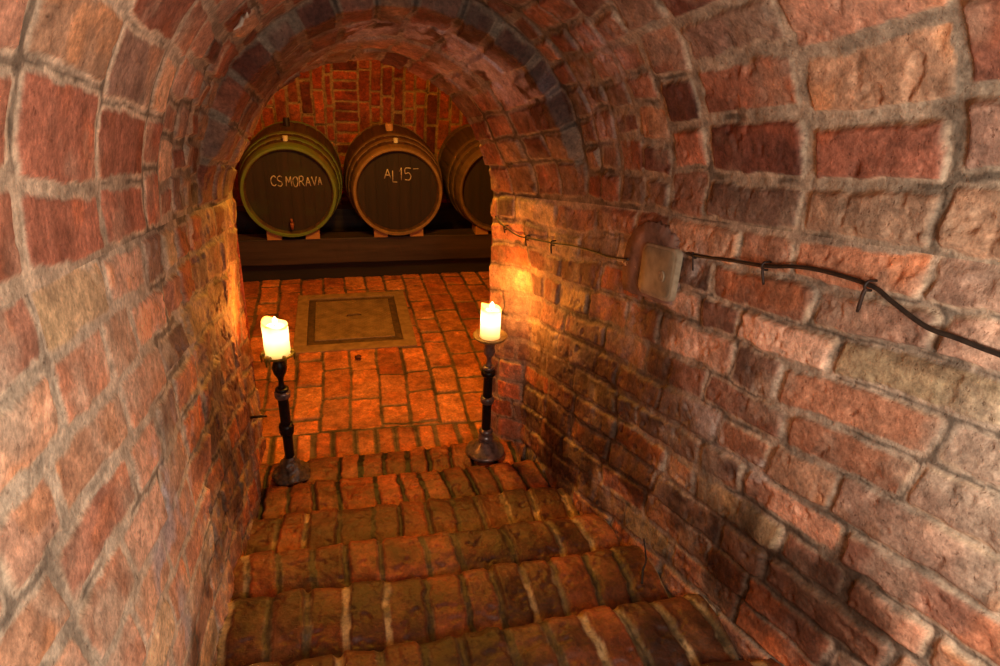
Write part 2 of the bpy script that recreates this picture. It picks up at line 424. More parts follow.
# ------------------------------------------------------------------ cellar beyond the arch
def cellar_floor():
    xs = np.concatenate([np.linspace(-1.9, -0.72, 40)[:-1], np.arange(-0.72, 1.12, 0.005), np.linspace(1.12, 2.3, 40)])
    ys = np.concatenate([np.arange(2.24, 4.5, 0.005), np.linspace(4.5, 5.7, 50)])
    X, Y = np.meshgrid(xs, ys, indexing='ij')
    P = np.stack([X, Y, np.zeros_like(X)], -1)
    rng = random.Random(5)
    rows = [-2.1]
    while rows[-1] < 2.5: rows.append(rows[-1] + rng.uniform(0.128, 0.146))
    skew = X + 0.02 * np.sin(Y * 1.4)
    k = brickwork(skew, Y, rows, lambda: rng.choice([rng.uniform(0.26, 0.30), rng.uniform(0.26, 0.30), rng.uniform(0.13, 0.2)]), 900, mortar=0.013, wob=(0.008, 0.0025), rad=0.012, bevel=0.008)
    # the last course before the steps is set on edge across the opening
    edge_rows = [2.1, 2.475 , 2.6]
    k2 = brickwork(Y + 0.03 * (X - 0.2), X, edge_rows, lambda: rng.uniform(0.080, 0.098), 910, mortar=0.017, wob=(0.004, 0.002), rad=0.012, bevel=0.012)
    sel = (Y + 0.03 * (X - 0.2)) < 2.475
    for key in ('d', 'prof', 'ca', 'cb'):
        k[key] = np.where(sel, k2[key], k[key])
    k['R'] = np.where(sel[..., None], k2['R'], k['R'])
    h, sm = brick_relief(X, Y, k, 900, depth=0.008, rough=0.0025, smear=0.6)
    pal = [lin(186, 112, 66), lin(178, 104, 60), lin(196, 120, 72), lin(168, 96, 58), lin(200, 128, 78), lin(182, 114, 72)]
    c = brick_tint(X, Y, k, 900, mortar=(112, 90, 66), pal=pal, dust=0.12, var=0.2)
    dirt = sstep(0.48, 0.68, fbm(X * 4, Y * 4, 95, 4)) * 0.45
    dirt = np.maximum(dirt, blotch(X, Y, [(0.55, 3.7, 0.28, 0.22, .6), (0.45, 3.35, .2, .12, .5), (-0.4, 3.6, .12, .4, .4)]) * sstep(.3, .6, fbm(X * 9, Y * 9, 96, 3)))
    c = mix(c, c * np.array([0.62, 0.55, 0.45]), dirt)
    hatch = ((X > -0.285) & (X < 0.365) & (Y > 3.25) & (Y < 4.02))
    h = np.where(hatch, -0.012, h)
    P[..., 2] += h - 0.009
    o = link('floor', grid_mesh('floor', P, c, np.zeros_like(X) + 0.12), M_FLOOR)
    tag(o, kind='structure')
cellar_floor()

def back_vault():
    xs = np.concatenate([np.linspace(-1.9, -0.75, 40)[:-1], np.arange(-0.75, 1.75, 0.006), np.linspace(1.75, 2.3, 20)])
    Rv, yc, zs0 = 1.60, 3.92, 0.50
    s = np.concatenate([np.linspace(-0.5, 0.0, 30)[:-1], np.arange(0.0, 1.35, 0.006), np.linspace(1.35, PI / 2 * Rv + 1.52, 120)])
    S, X = np.meshgrid(s, xs, indexing='ij')
    ph = np.clip(S / Rv, 0, PI)
    flat = np.maximum(S - PI / 2 * Rv, 0); ph = np.minimum(ph, PI / 2)       # above the crown the ceiling runs level to the arch wall
    Y = yc + Rv * np.cos(ph) - flat; Z = zs0 + Rv * np.sin(ph) + np.minimum(S, 0)
    P = np.stack([X, Y, Z], -1)
    cols = [-2.0]
    rng = random.Random(11)
    while cols[-1] < -0.05: cols.append(cols[-1] + rng.uniform(0.084, 0.100))
    cols[-1] = 0.005
    cols.append(0.195)
    hdr = len(cols) - 2
    while cols[-1] < 2.5: cols.append(cols[-1] + rng.uniform(0.084, 0.100))
    def edges(r, g):
        if r == hdr: return cuts(g, -0.6, 5.2, lambda: g.uniform(0.080, 0.098))
        return cuts(g, -0.6, 5.2, lambda: g.choice([g.uniform(0.26, 0.3), g.uniform(0.26, 0.3), g.uniform(0.12, 0.15)]))
    k = brickwork(X, S, cols, None, 1200, mortar=0.015, wob=(0.006, 0.003), rad=0.01, bevel=0.009, edges=edges)
    h, sm = brick_relief(X, S, k, 1200, depth=0.010, rough=0.003, smear=0.3)
    pal = [lin(172, 84, 54), lin(160, 74, 48), lin(180, 92, 60), lin(146, 66, 46), lin(168, 88, 60), lin(120, 58, 44)]
    c = brick_tint(X, S, k, 1200, mortar=(176, 140, 100), pal=pal, dust=0.1, var=0.35)
    N = surf_normals(P)
    if N[5, 5, 1] > 0: N = -N
    o = link('wall_back', grid_mesh('wall_back', P + N * h[..., None], c), M_WALL)
    tag(o, kind='structure')
back_vault()

def plain_wall(name, P, seed, a, b):
    """brick wall the photograph shows nothing of; closes the room for the light"""
    c = np.broadcast_to(lin(140, 74, 52), P.shape) * (0.7 + 0.6 * fbm(a * 9, b * 9, seed, 4))[..., None]
    o = link(name, grid_mesh(name, P, c), M_WALL)
    tag(o, kind='structure')

for nm, x in (('wall_cellar_left', -1.88), ('wall_cellar_right', 2.28)):
    Yg, Zg = np.meshgrid(np.linspace(2.3, 5.6, 60), np.linspace(-0.02, 2.15, 40), indexing='ij')
    plain_wall(nm, np.stack([np.full_like(Yg, x), Yg, Zg], -1), 77, Yg, Zg)

def front_wall():
    """the wall the arch is cut through, seen only from the cellar side"""
    ph = np.linspace(PI, 0, 61)
    y = 2.42
    xl, xr, zs, zc = [float(ip(np.array(y), K)) for K in (KVL, KVR, KZS, KZC)]
    inner = [(float(ip(np.array(y), KXL)), -0.25)] + [((xl + xr) / 2 + (xr - xl) / 2 * math.cos(p), zs + (zc - zs) * math.sin(p)) for p in ph] + [(float(ip(np.array(y), KXR)), -0.25)]
    outer = []
    for i, (x, z) in enumerate(inner):
        if i == 0: outer.append((-1.95, -0.25)); continue
        if i == len(inner) - 1: outer.append((2.35, -0.25)); continue
        p = ph[i - 1]
        dx, dz = math.cos(p), math.sin(p)
        sc = min((2.2 / abs(dx)) if abs(dx) > 1e-6 else 99, (1.2 / dz) if dz > 1e-6 else 99)
        outer.append(((xl + xr) / 2 + dx * sc, zs + dz * sc))
    inner = np.array(inner); outer = np.array(outer)
    t = np.linspace(0, 1, 14)[None, :, None]
    Q = inner[:, None] * (1 - t) + outer[:, None] * t
    P = np.stack([Q[..., 0], np.full(Q.shape[:2], y), Q[..., 1]], -1)
    plain_wall('wall_front', P, 78, Q[..., 0], Q[..., 1])
front_wall()

# ------------------------------------------------------------------ brick steps
STEPS = [  # nose y, tread height, nose y of the step above, label
    (2.25, 0.040, 2.015, 'lowest brick step at the foot of the stairs, carrying the two candle stands'),
    (2.020, 0.105, 1.745, 'second brick step up, just in front of the candle stands'),
    (1.748, 0.200, 1.445, 'third brick step up from the cellar floor'),
    (1.450, 0.335, 1.23, 'fourth brick step up, bricks set on edge, dark at its left end'),
    (1.236, 0.405, 0.97, 'fifth brick step up, with pale mortar joints and a worn nose'),
    (0.970, 0.495, 0.73, 'sixth brick step up, wide cream mortar joints, cut by the bottom of the photo'),
    (0.735, 0.592, 0.50, 'nearest brick step, only its corner at the right wall showing'),
]
def brick_step(i, ny, z, nb, label):
    back = nb + 0.004
    drop = 0.05 if i == 0 else z - STEPS[i - 1][1] + 0.004
    dep = ny - back
    L = dep + drop
    x0, x1 = float(ip(np.array(ny), KXL)) - 0.004, float(ip(np.array(ny), KXR)) + 0.004
    u = np.arange(0, L, 0.004); v = np.arange(x0, x1, 0.004)
    U, V = np.meshgrid(u, v, indexing='ij')
    r = 0.045
    # profile: flat tread, worn round nose, drop
    arc = PI / 2 * r
    flat = dep - r
    T = np.clip((U - flat) / arc, 0, 1) * PI / 2
    over = np.maximum(U - flat - arc, 0)
    y = back + np.minimum(U, flat) + r * np.sin(T)
    zz = z - r * (1 - np.cos(T)) - over
    sag = 0.010 * (fbm(V * 2.0, U * 0 + i, 30 + i, 2) - 0.5) * 2
    wear = 0.024 * np.sin(np.clip(U / dep, 0, 1) * PI) ** 0.8
    skew = 0.026 * (V - 0.2) * (-1 if i < 3 else -1.0) + 0.006 * np.sin(V * 5 + i)
    P = np.stack([V, y + skew * 0.6, zz + sag + wear - 0.014], -1)
    rng = random.Random(60 + i)
    tilt = V + (0.02 if i % 2 else -0.01) * U / max(L, .1)
    pick = lambda: rng.uniform(0.078, 0.098) if rng.random() < 0.85 else rng.uniform(0.10, 0.15)
    rows = [-0.25, L + 0.3]
    k = brickwork(U, tilt, rows, pick, 1500 + 20 * i, mortar=0.011, wob=(0.007, 0.0042), rad=0.010, bevel=0.010)
    h, sm = brick_relief(U, V, k, 1500 + 20 * i, depth=0.009, rough=0.006, smear=0.8)
    pal = [lin(146, 80, 46), lin(130, 70, 40), lin(154, 86, 52), lin(112, 62, 38), lin(140, 80, 46), lin(162, 84, 46)]
    pal = [p * (1.1 if i < 2 else 0.62) for p in pal]  # lowest two steps raised: candlelight painted into their brick colour
    pale = (i >= 2)
    c = brick_tint(U, V, k, 1500 + 20 * i, mortar=((178, 148, 106) if pale else (62, 46, 34)), pal=pal, dust=0.03, var=0.25)
    # joints: some kept dark with dirt, some cleaned pale
    jn = sstep(0.44, 0.60, fbm(V * 5.5, U * 1.2 + 3 * i, 1600 + i, 2)) * (0.25 + 0.75 * sstep(0.38, 0.56, fbm(V * 30, U * 16 + i, 1650 + i, 3)))
    jm = (1 - sstep(0.15, 0.75, k['prof']))
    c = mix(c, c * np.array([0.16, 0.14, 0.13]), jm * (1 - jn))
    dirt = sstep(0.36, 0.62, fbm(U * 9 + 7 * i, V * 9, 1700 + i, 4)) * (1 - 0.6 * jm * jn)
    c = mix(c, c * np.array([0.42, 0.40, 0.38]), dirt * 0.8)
    moss = sstep(0.5, 0.7, fbm(U * 6 + 3 * i, V * 6, 1750 + i, 4)) * 0.15
    c = mix(c, c * np.array([0.8, 0.85, 0.55]), moss)
    if i == 5:
        pl = blotch(V, U, [(-0.28, 0.18, 0.09, 0.1, 1)])
        c = mix(c, np.broadcast_to(lin(190, 178, 160), c.shape), pl * 0.6)
    N = surf_normals(P)
    if N[4, 4, 2] < 0: N = -N
    P2 = P + N * h[..., None]
    # close the block: back face and underside, so the step is a solid course
    base = P2[-1:].copy()
    bot_back = P2[:1].copy(); bot_back[..., 2] = base[..., 2]
    P3 = np.concatenate([bot_back, P2, base, bot_back], 0)
    c3 = np.concatenate([c[:1], c, c[-1:], c[:1]], 0)
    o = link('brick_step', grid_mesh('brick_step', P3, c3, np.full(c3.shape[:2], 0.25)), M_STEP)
    tag(o, label, 'step', 'brick steps of the cellar stairs')
    return P2
TREADS = [brick_step(i, *s) for i, s in enumerate(STEPS)]
def tread_top(x, y, r):
    P = TREADS[0].reshape(-1, 3)
    q = P[np.hypot(P[:, 0] - x, P[:, 1] - y) < r]
    return float(q[:, 2].max())

# stair behind the photographer: plain landing that carries the light
Xg, Yg = np.meshgrid(np.linspace(-0.6, 1.0, 30), np.linspace(-1.4, 0.72, 60), indexing='ij')
plain_wall('floor_landing', np.stack([Xg, Yg, 0.56 + np.maximum(0, 0.55 - Yg) * 0.30], -1), 79, Xg, Yg)

# ------------------------------------------------------------------ small mesh helpers
def lathe_mesh(name, prof, n=40, jitter=0.0, seed=0, cap=True):
    """prof: list of (radius, z)"""
    rng = np.random.RandomState(seed)
    bm = bmesh.new()
    rings = []
    for (r, z) in prof:
        if r < 1e-5:
            rings.append([bm.verts.new((0, 0, z))]); continue
        ring = []
        for k in range(n):
            a = 2 * PI * k / n
            rr = r * (1 + jitter * (rng.rand() - 0.5))
            ring.append(bm.verts.new((rr * math.cos(a), rr * math.sin(a), z)))
        rings.append(ring)
    for A, B in zip(rings[:-1], rings[1:]):
        for k in range(n):
            k2 = (k + 1) % n
            if len(A) == 1 and len(B) == 1: continue
            if len(A) == 1: bm.faces.new((A[0], B[k2], B[k]))
            elif len(B) == 1: bm.faces.new((A[k], A[k2], B[0]))
            else: bm.faces.new((A[k], A[k2], B[k2], B[k]))
    if cap:
        if len(rings[0]) > 1: bm.faces.new(list(reversed(rings[0])))
        if len(rings[-1]) > 1: bm.faces.new(rings[-1])
    bmesh.ops.recalc_face_normals(bm, faces=bm.faces)
    me = bpy.data.meshes.new(name)
    bm.to_mesh(me); bm.free()
    for p in me.polygons: p.use_smooth = True
    return me

def autosmooth(me, deg=35):
    bm = bmesh.new(); bm.from_mesh(me)
    for e in bm.edges:
        if len(e.link_faces) == 2 and e.calc_face_angle(0) > math.radians(deg): e.smooth = False
    bm.to_mesh(me); bm.free()
    return me

def tube_bm(bm, pts, rad, n=8):
    pts = [Vector(p) for p in pts]
    rads = rad if isinstance(rad, (list, tuple)) else [rad] * len(pts)
    rings = []
    nrm = None
    for i, p in enumerate(pts):
        t = (pts[min(i + 1, len(pts) - 1)] - pts[max(i - 1, 0)]).normalized()
        if nrm is None:
            nrm = t.orthogonal().normalized()
        nrm = (nrm - t * nrm.dot(t)).normalized()
        bn = t.cross(nrm)
        rings.append([bm.verts.new(p + rads[i] * (math.cos(2 * PI * k / n) * nrm + math.sin(2 * PI * k / n) * bn)) for k in range(n)])
    for A, B in zip(rings[:-1], rings[1:]):
        for k in range(n):
            f = bm.faces.new((A[k], A[(k + 1) % n], B[(k + 1) % n], B[k])); f.smooth = True
    bm.faces.new(list(reversed(rings[0]))); bm.faces.new(rings[-1])

def bm_mesh(name, bm):
    bmesh.ops.recalc_face_normals(bm, faces=bm.faces)
    me = bpy.data.meshes.new(name); bm.to_mesh(me); bm.free()
    return me

def box_bm(bm, lo, hi, bevel=0.0, seg=2):
    r = bmesh.ops.create_cube(bm, size=1.0)
    vs = r['verts']
    for v in vs:
        v.co = Vector([lo[k] + (v.co[k] + 0.5) * (hi[k] - lo[k]) for k in range(3)])
    if bevel > 0:
        es = list({e for v in vs for e in v.link_edges})
        bmesh.ops.bevel(bm, geom=es, offset=bevel, segments=seg, affect='EDGES', profile=0.6)

def rough_up(bm, amp, scale, seed):
    from mathutils import noise
    for v in bm.verts:
        q = v.co * scale + Vector((seed * 3.1, seed * 1.7, 0))
        v.co += amp * noise.noise_vector(q)

def spline(pts, n=8):
    """Catmull-Rom through pts"""
    pts = [Vector(p) for p in pts]
    out = []
    P = [2 * pts[0] - pts[1]] + pts + [2 * pts[-1] - pts[-2]]
    for i in range(1, len(P) - 2):
        for k in range(n):
            t = k / n
            a, b, c, d = P[i - 1], P[i], P[i + 1], P[i + 2]
            out.append(0.5 * ((2 * b) + (c - a) * t + (2 * a - 5 * b + 4 * c - d) * t * t + (3 * b - a - 3 * c + d) * t ** 3))
    out.append(pts[-1])
    return out

# ------------------------------------------------------------------ floor hatch
M_HFRAME = noise_mat('hatch_frame_stone', lin(128, 100, 66), lin(164, 132, 88), 22, 0.7, 0, 0.3, 0.004)
M_RIM = noise_mat('hatch_rim', lin(70, 54, 36), lin(112, 88, 58), 30, 0.6, 0.2, 0.3, 0.003)
def plate_mat():
    m, nt, b, L = new_mat('tread_plate')
    tc = nt.nodes.new('ShaderNodeTexCoord')
    mp = nt.nodes.new('ShaderNodeMapping'); mp.inputs['Rotation'].default_value = (0, 0, math.radians(45)); mp.inputs['Scale'].default_value = (1, 1, 1)
    L.new(tc.outputs['Object'], mp.inputs['Vector'])
    w1 = nt.nodes.new('ShaderNodeTexWave'); w1.inputs['Scale'].default_value = 14; w1.bands_direction = 'X'
    w2 = nt.nodes.new('ShaderNodeTexWave'); w2.inputs['Scale'].default_value = 14; w2.bands_direction = 'Y'
    L.new(mp.outputs[0], w1.inputs['Vector']); L.new(mp.outputs[0], w2.inputs['Vector'])
    mx = nt.nodes.new('ShaderNodeMath'); mx.operation = 'MAXIMUM'
    L.new(w1.outputs['Fac'], mx.inputs[0]); L.new(w2.outputs['Fac'], mx.inputs[1])
    n = nt.nodes.new('ShaderNodeTexNoise'); n.inputs['Scale'].default_value = 14; n.inputs['Detail'].default_value = 6
    L.new(tc.outputs['Object'], n.inputs['Vector'])
    r = nt.nodes.new('ShaderNodeValToRGB'); r.color_ramp.elements[0].position = 0.3; r.color_ramp.elements[1].position = 0.72
    r.color_ramp.elements[0].color = (*lin(128, 104, 74), 1); r.color_ramp.elements[1].color = (*lin(184, 152, 108), 1)
    L.new(n.outputs['Fac'], r.inputs['Fac']); L.new(r.outputs['Color'], b.inputs['Base Color'])
    b.inputs['Roughness'].default_value = 0.5; b.inputs['Metallic'].default_value = 0.35
    bp = nt.nodes.new('ShaderNodeBump'); bp.inputs['Strength'].default_value = 0.7; bp.inputs['Distance'].default_value = 0.004
    L.new(mx.outputs[0], bp.inputs['Height']); L.new(bp.outputs['Normal'], b.inputs['Normal'])
    return m
M_PLATE = plate_mat()

def floor_hatch():
    root = empty('floor_hatch', (0.04, 3.63, 0.0))
    tag(root, 'rectangular metal hatch plate in a frame, set into the brick floor of the cellar', 'hatch')
    def ring(name, o0, o1, i0, i1, z0, z1, mat, seed):
        bm = bmesh.new()
        for lo, hi in (((o0[0], o0[1], z0), (o1[0], i0[1], z1)), ((o0[0], i1[1], z0), (o1[0], o1[1], z1)),
                       ((o0[0], i0[1], z0), (i0[0], i1[1], z1)), ((i1[0], i0[1], z0), (o1[0], i1[1], z1))):
            box_bm(bm, lo, hi, 0.004)
        return link(name, bm_mesh(name, bm), mat, root)
    ring('frame', (-0.335, -0.395), (0.335, 0.395), (-0.265, -0.315), (0.265, 0.330), -0.02, 0.006, M_HFRAME, 1)
    ring('rim', (-0.2645, -0.3145), (0.2645, 0.3295), (-0.225, -0.255), (0.225, 0.285), -0.02, -0.004, M_RIM, 2)
    bm = bmesh.new(); box_bm(bm, (-0.2245, -0.2545, -0.02), (0.2245, 0.2845, 0.002), 0.003)
    link('plate', bm_mesh('plate', bm), M_PLATE, root)
    bm = bmesh.new()
    tube_bm(bm, spline([(-0.04, 0.045, 0.002), (-0.03, 0.045, 0.010), (0.0, 0.047, 0.012), (0.035, 0.05, 0.010), (0.045, 0.05, 0.002)], 5), 0.004, 8)
    link('handle', bm_mesh('handle', bm), M_RIM, root)
    for (sx, sy) in ((-0.17, 0.12), (0.0, 0.25)):
        link('bolt', lathe_mesh('bolt', [(0.0, 0.0), (0.008, 0.0), (0.008, 0.003), (0.004, 0.006), (0.0, 0.006)], 16), M_PLATE, root).location = (sx, sy, 0.002)
floor_hatch()

M_PEB = noise_mat('pebble_red', lin(60, 24, 18), lin(96, 40, 28), 60, 0.7)
bm = bmesh.new(); bmesh.ops.create_icosphere(bm, subdivisions=3, radius=0.018)
for v in bm.verts: v.co.z *= 0.55
rough_up(bm, 0.005, 60, 2)
o = link('brick_chip', bm_mesh('brick_chip', bm), M_PEB); o.location = (0.045, 3.135, 0.009)
tag(o, 'dark red chip lying on the floor just before the metal hatch', 'chip')

# ------------------------------------------------------------------ barrels
def wood_mat(name, c1, c2, moss=None, mossamt=0.0, rough=0.55, axis='Y', band=26.0):
    m, nt, b, L = new_mat(name)
    tc = nt.nodes.new('ShaderNodeTexCoord')
    mp = nt.nodes.new('ShaderNodeMapping')
    mp.inputs['Scale'].default_value = {'Y': (1, 0.08, 1), 'Z': (1, 1, 0.08), 'X': (0.08, 1, 1)}[axis]
    L.new(tc.outputs['Object'], mp.inputs['Vector'])
    n = nt.nodes.new('ShaderNodeTexNoise'); n.inputs['Scale'].default_value = band; n.inputs['Detail'].default_value = 8; n.inputs['Roughness'].default_value = 0.65
    L.new(mp.outputs[0], n.inputs['Vector'])
    r = nt.nodes.new('ShaderNodeValToRGB'); r.color_ramp.elements[0].position = 0.32; r.color_ramp.elements[1].position = 0.7
    r.color_ramp.elements[0].color = (*c1, 1); r.color_ramp.elements[1].color = (*c2, 1)
    L.new(n.outputs['Fac'], r.inputs['Fac'])
    col = r.outputs['Color']
    if moss is not None:
        n2 = nt.nodes.new('ShaderNodeTexNoise'); n2.inputs['Scale'].default_value = 7; n2.inputs['Detail'].default_value = 7
        L.new(tc.outputs['Object'], n2.inputs['Vector'])
        mr = nt.nodes.new('ShaderNodeMapRange'); mr.inputs[1].default_value = 0.62 - 0.4 * mossamt; mr.inputs[2].default_value = 0.78 - 0.3 * mossamt
        L.new(n2.outputs['Fac'], mr.inputs[0])
        mx = nt.nodes.new('ShaderNodeMixRGB'); mx.inputs[2].default_value = (*moss, 1)
        L.new(mr.outputs[0], mx.inputs[0]); L.new(col, mx.inputs[1])
        col = mx.outputs[0]
    L.new(col, b.inputs['Base Color'])
    b.inputs['Roughness'].default_value = rough
    bp = nt.nodes.new('ShaderNodeBump'); bp.inputs['Strength'].default_value = 0.35; bp.inputs['Distance'].default_value = 0.003
    L.new(n.outputs['Fac'], bp.inputs['Height']); L.new(bp.outputs['Normal'], b.inputs['Normal'])
    return m

BR_L, BR_BELLY, BR_HEAD = 0.95, 0.338, 0.287
def brad(t):
    """barrel radius at distance t from the middle"""
    return BR_BELLY - (BR_BELLY - BR_HEAD) * (abs(t) / (BR_L / 2)) ** 2

def barrel_body(seed):
    n_st, per = 26, 12
    rng = random.Random(seed)
    ang = []
    lift = []
    base = 0.0
    w = [rng.uniform(0.8, 1.2) for _ in range(n_st)]; tot = sum(w)
    offs = [rng.uniform(-0.002, 0.002) for _ in range(n_st)]
    for i in range(n_st):
        ww = w[i] / tot * 2 * PI
        for k in range(per):
            f = k / per
            ang.append(base + ww * f)
            lift.append(offs[i] - 0.005 * (1 if k == 0 else (0.3 if k in (1, per - 1) else 0)))
        base += ww
    ang = np.array(ang); lift = np.array(lift)
    ts = np.linspace(-BR_L / 2, BR_L / 2, 60)
    rows = []
    head_d = 0.045                                   # the head sits inside the chime
    r0 = brad(BR_L / 2)
    rows.append((-BR_L / 2 + head_d, r0 - 0.032, 0)); rows.append((-BR_L / 2 + 0.004, r0 - 0.022, 0)); rows.append((-BR_L / 2, r0 - 0.017, 0.3))
    for t in ts: rows.append((t + (0.003 if t == ts[0] else 0), brad(t) - (0.003 if t in (ts[0], ts[-1]) else 0), 1))
    rows.append((BR_L / 2, r0 - 0.02, 0)); rows.append((BR_L / 2 - head_d, r0 - 0.032, 0))
    P = np.array([[((r + lf * q) * math.cos(a), y, (r + lf * q) * math.sin(a)) for a, lf in zip(ang, lift)] for (y, r, q) in rows])
    return grid_mesh('staves', P, close_v=True)

def disc_mesh(name, r, y0, y1, groove_at, n=96):
    """barrel head made of planks: a disc whose front shows plank joints"""
    bm = bmesh.new()
    xs = sorted(set([-r, r] + [g for g in groove_at] + [g - 0.002 for g in groove_at] + [g + 0.002 for g in groove_at]))
    # vertical strips clipped to the circle
    strips = []
    xs2 = []
    for a, b in zip(xs[:-1], xs[1:]):
        m = max(1, int((b - a) / 0.012))
        xs2 += [a + (b - a) * k / m for k in range(m)]
    xs2.append(r)
    def dep(x): return y0 + (0.0012 if min(abs(x - g) for g in groove_at) < 1e-6 else 0.0)
    top, bot = [], []
    for x in xs2:
        h = math.sqrt(max(r * r - x * x, 1e-8))
        top.append(bm.verts.new((x, dep(x), h))); bot.append(bm.verts.new((x, dep(x), -h)))
    for k in range(len(xs2) - 1):
        bm.faces.new((bot[k], bot[k + 1], top[k + 1], top[k]))
    g = bmesh.ops.extrude_face_region(bm, geom=list(bm.faces))
    for v in [e for e in g['geom'] if isinstance(e, bmesh.types.BMVert)]: v.co.y = y1
    bmesh.ops.remove_doubles(bm, verts=bm.verts, dist=1e-5)
    return bm_mesh(name, bm)

def hoop_mesh(t0, t1, thick=0.0035):
    prof = []
    m = 5
    for k in range(m + 1):
        t = t0 + (t1 - t0) * k / m
        prof.append((t, brad(t) + thick))
    prof = [(t0, brad(t0) - 0.006)] + prof + [(t1, brad(t1) - 0.006)]
    ang = np.linspace(0, 2 * PI, 96, endpoint=False)
    P = np.array([[(r * math.cos(a), y, r * math.sin(a)) for a in ang] for (y, r) in prof])
    return autosmooth(grid_mesh('hoop', P, close_v=True), 40)

M_CHALK = noise_mat('chalk', lin(128, 112, 98), lin(226, 210, 194), 60, 0.95)
M_CORK = noise_mat('bung_white', lin(196, 184, 170), lin(226, 216, 204), 40, 0.7)
M_TAPWOOD = noise_mat('tap_wood', lin(110, 58, 40), lin(150, 84, 58), 50, 0.5)
M_BUNGWOOD = noise_mat('bung_wood', lin(170, 120, 80), lin(206, 156, 110), 40, 0.7)
M_DARKBUNG = noise_mat('bung_dark', lin(30, 22, 18), lin(50, 36, 28), 40, 0.5)

STROKES = {
    'C': [[(1, .85), (.7, 1), (.2, .85), (0, .5), (.2, .12), (.65, 0), (1, .15)]],
    'S': [[(1, .88), (.6, 1), (.12, .85), (.15, .6), (.8, .42), (.92, .18), (.5, 0), (0, .12)]],
    'M': [[(0, 0), (.1, 1), (.5, .4), (.9, 1), (1, 0)]],
    'O': [[(.5, 1), (.1, .8), (0, .45), (.3, .02), (.75, .05), (1, .5), (.85, .9), (.5, 1)]],
    'R': [[(0, 0), (.05, 1)], [(.05, 1), (.7, 1), (.85, .75), (.6, .52), (.08, .5)], [(.4, .5), (1, 0)]],
    'A': [[(0, 0), (.5, 1), (1, 0)], [(.2, .38), (.8, .38)]],
    'V': [[(0, 1), (.5, 0), (1, 1)]],
    'L': [[(0, 1), (.0, .02), (.8, 0)]],
    '1': [[(0, .7), (.45, 1), (.4, 0)]],
    '5': [[(.95, 1), (.15, 1), (.1, .58), (.6, .62), (.95, .35), (.7, .03), (.05, .05)]],
    '-': [[(0, .5), (1, .55)]],
}
def chalk(word, x0, z0, sizes, y):
    bm = bmesh.new()
    x = x0
    for ch, (w, h, dz) in zip(word, sizes):
        for st in STROKES.get(ch, []):
            pts = [(x + px * w, y + 0.0005, z0 + dz + pz * h) for px, pz in st]
            if len(pts) > 2 and ch not in 'MAVL1':
                tube_bm(bm, spline(pts, 5), 0.0032, 6)
            else:
                for p0, p1 in zip(pts[:-1], pts[1:]):
                    tube_bm(bm, [p0, p1], 0.0032, 6)
        x += w * 1.28
    return bm_mesh('chalk_lettering', bm)

def barrel(loc, label, staves_m, chime_m, head_m, hoop_m, seed, rotz=0.0):
    root = empty('wine_barrel', loc, (0, 0, rotz))
    tag(root, label, 'barrel', 'wine barrels on the beams')
    link('staves', barrel_body(seed), staves_m, root)
    yf = -BR_L / 2
    g = [-0.21, -0.14, -0.065, 0.01, 0.085, 0.15, 0.215]
    link('head', disc_mesh('head', BR_HEAD - 0.024, yf + 0.032, yf + 0.054, g), head_m, root)
    hb = link('head', disc_mesh('head', BR_HEAD - 0.024, -yf - 0.054, -yf - 0.032, g), head_m, root)
    h0 = BR_L / 2
    ang = np.linspace(0, 2 * PI, 104, endpoint=False)
    rng = random.Random(seed + 50)
    for sg in (-1, 1):                                      # pale stave ends standing proud of the head
        pr = [(-h0 + 0.040, BR_HEAD - 0.026), (-h0 + 0.002, BR_HEAD - 0.019), (-h0 - 0.003, BR_HEAD - 0.014), (-h0 - 0.003, BR_HEAD + 0.001), (-h0 + 0.013, BR_HEAD + 0.0055), (-h0 + 0.016, BR_HEAD - 0.006)]
        jit = np.array([rng.uniform(-0.0012, 0.0012) for _ in range(26)]).repeat(4)
        P = np.array([[(r * math.cos(a), -sg * (y + jt) , r * math.sin(a)) for a, jt in zip(ang, jit)] for (y, r) in pr])
        link('chime', autosmooth(grid_mesh('chime', P, close_v=True, flip=(sg < 0)), 40), chime_m, root)
    for (a, b) in ((-h0 + 0.012, -h0 + 0.060), (-h0 + 0.125, -h0 + 0.165), (-h0 + 0.235, -h0 + 0.275)):
        link('hoop', hoop_mesh(a, b), hoop_m, root)
        link('hoop', hoop_mesh(-b, -a), hoop_m, root)
    return root

def bung(root, t, mat, r=0.016, hgt=0.022, ang=90.0, label=None):
    b = link('bung', autosmooth(lathe_mesh('bung', [(r * 0.85, -0.012), (r, hgt * 0.7), (r * 0.95, hgt), (0.0, hgt)], 20)), mat, root)
    a = math.radians(ang)
    b.location = (brad(t) * math.cos(a), t, brad(t) * math.sin(a))
    b.rotation_euler = (0, math.radians(90 - ang), 0)
    if label: b['label'] = label

GREEN = lin(96, 112, 46)
ch_tan = wood_mat('chime_tan', lin(112, 84, 48), lin(150, 116, 68), None, 0, 0.6, band=14)
ch_moss = wood_mat('chime_mossy', lin(88, 86, 40), lin(112, 112, 52), lin(98, 118, 44), 0.8, 0.6, band=14)
st_green = wood_mat('staves_mossy', lin(52, 36, 26), lin(92, 66, 44), lin(86, 84, 42), 0.25, 0.6)
ch_green = wood_mat('hoop_mossy', lin(96, 84, 44), lin(130, 116, 58), GREEN, 0.75, 0.6, band=14)
hd_green = wood_mat('head_mossy', lin(30, 20, 13), lin(54, 36, 22), lin(46, 46, 20), 0.28, 0.75, 'Z')
st_brown = wood_mat('staves_brown', lin(52, 34, 24), lin(92, 64, 42), None, 0, 0.55)
ch_brown = wood_mat('hoop_tan', lin(96, 72, 44), lin(134, 102, 62), None, 0, 0.55, band=14)
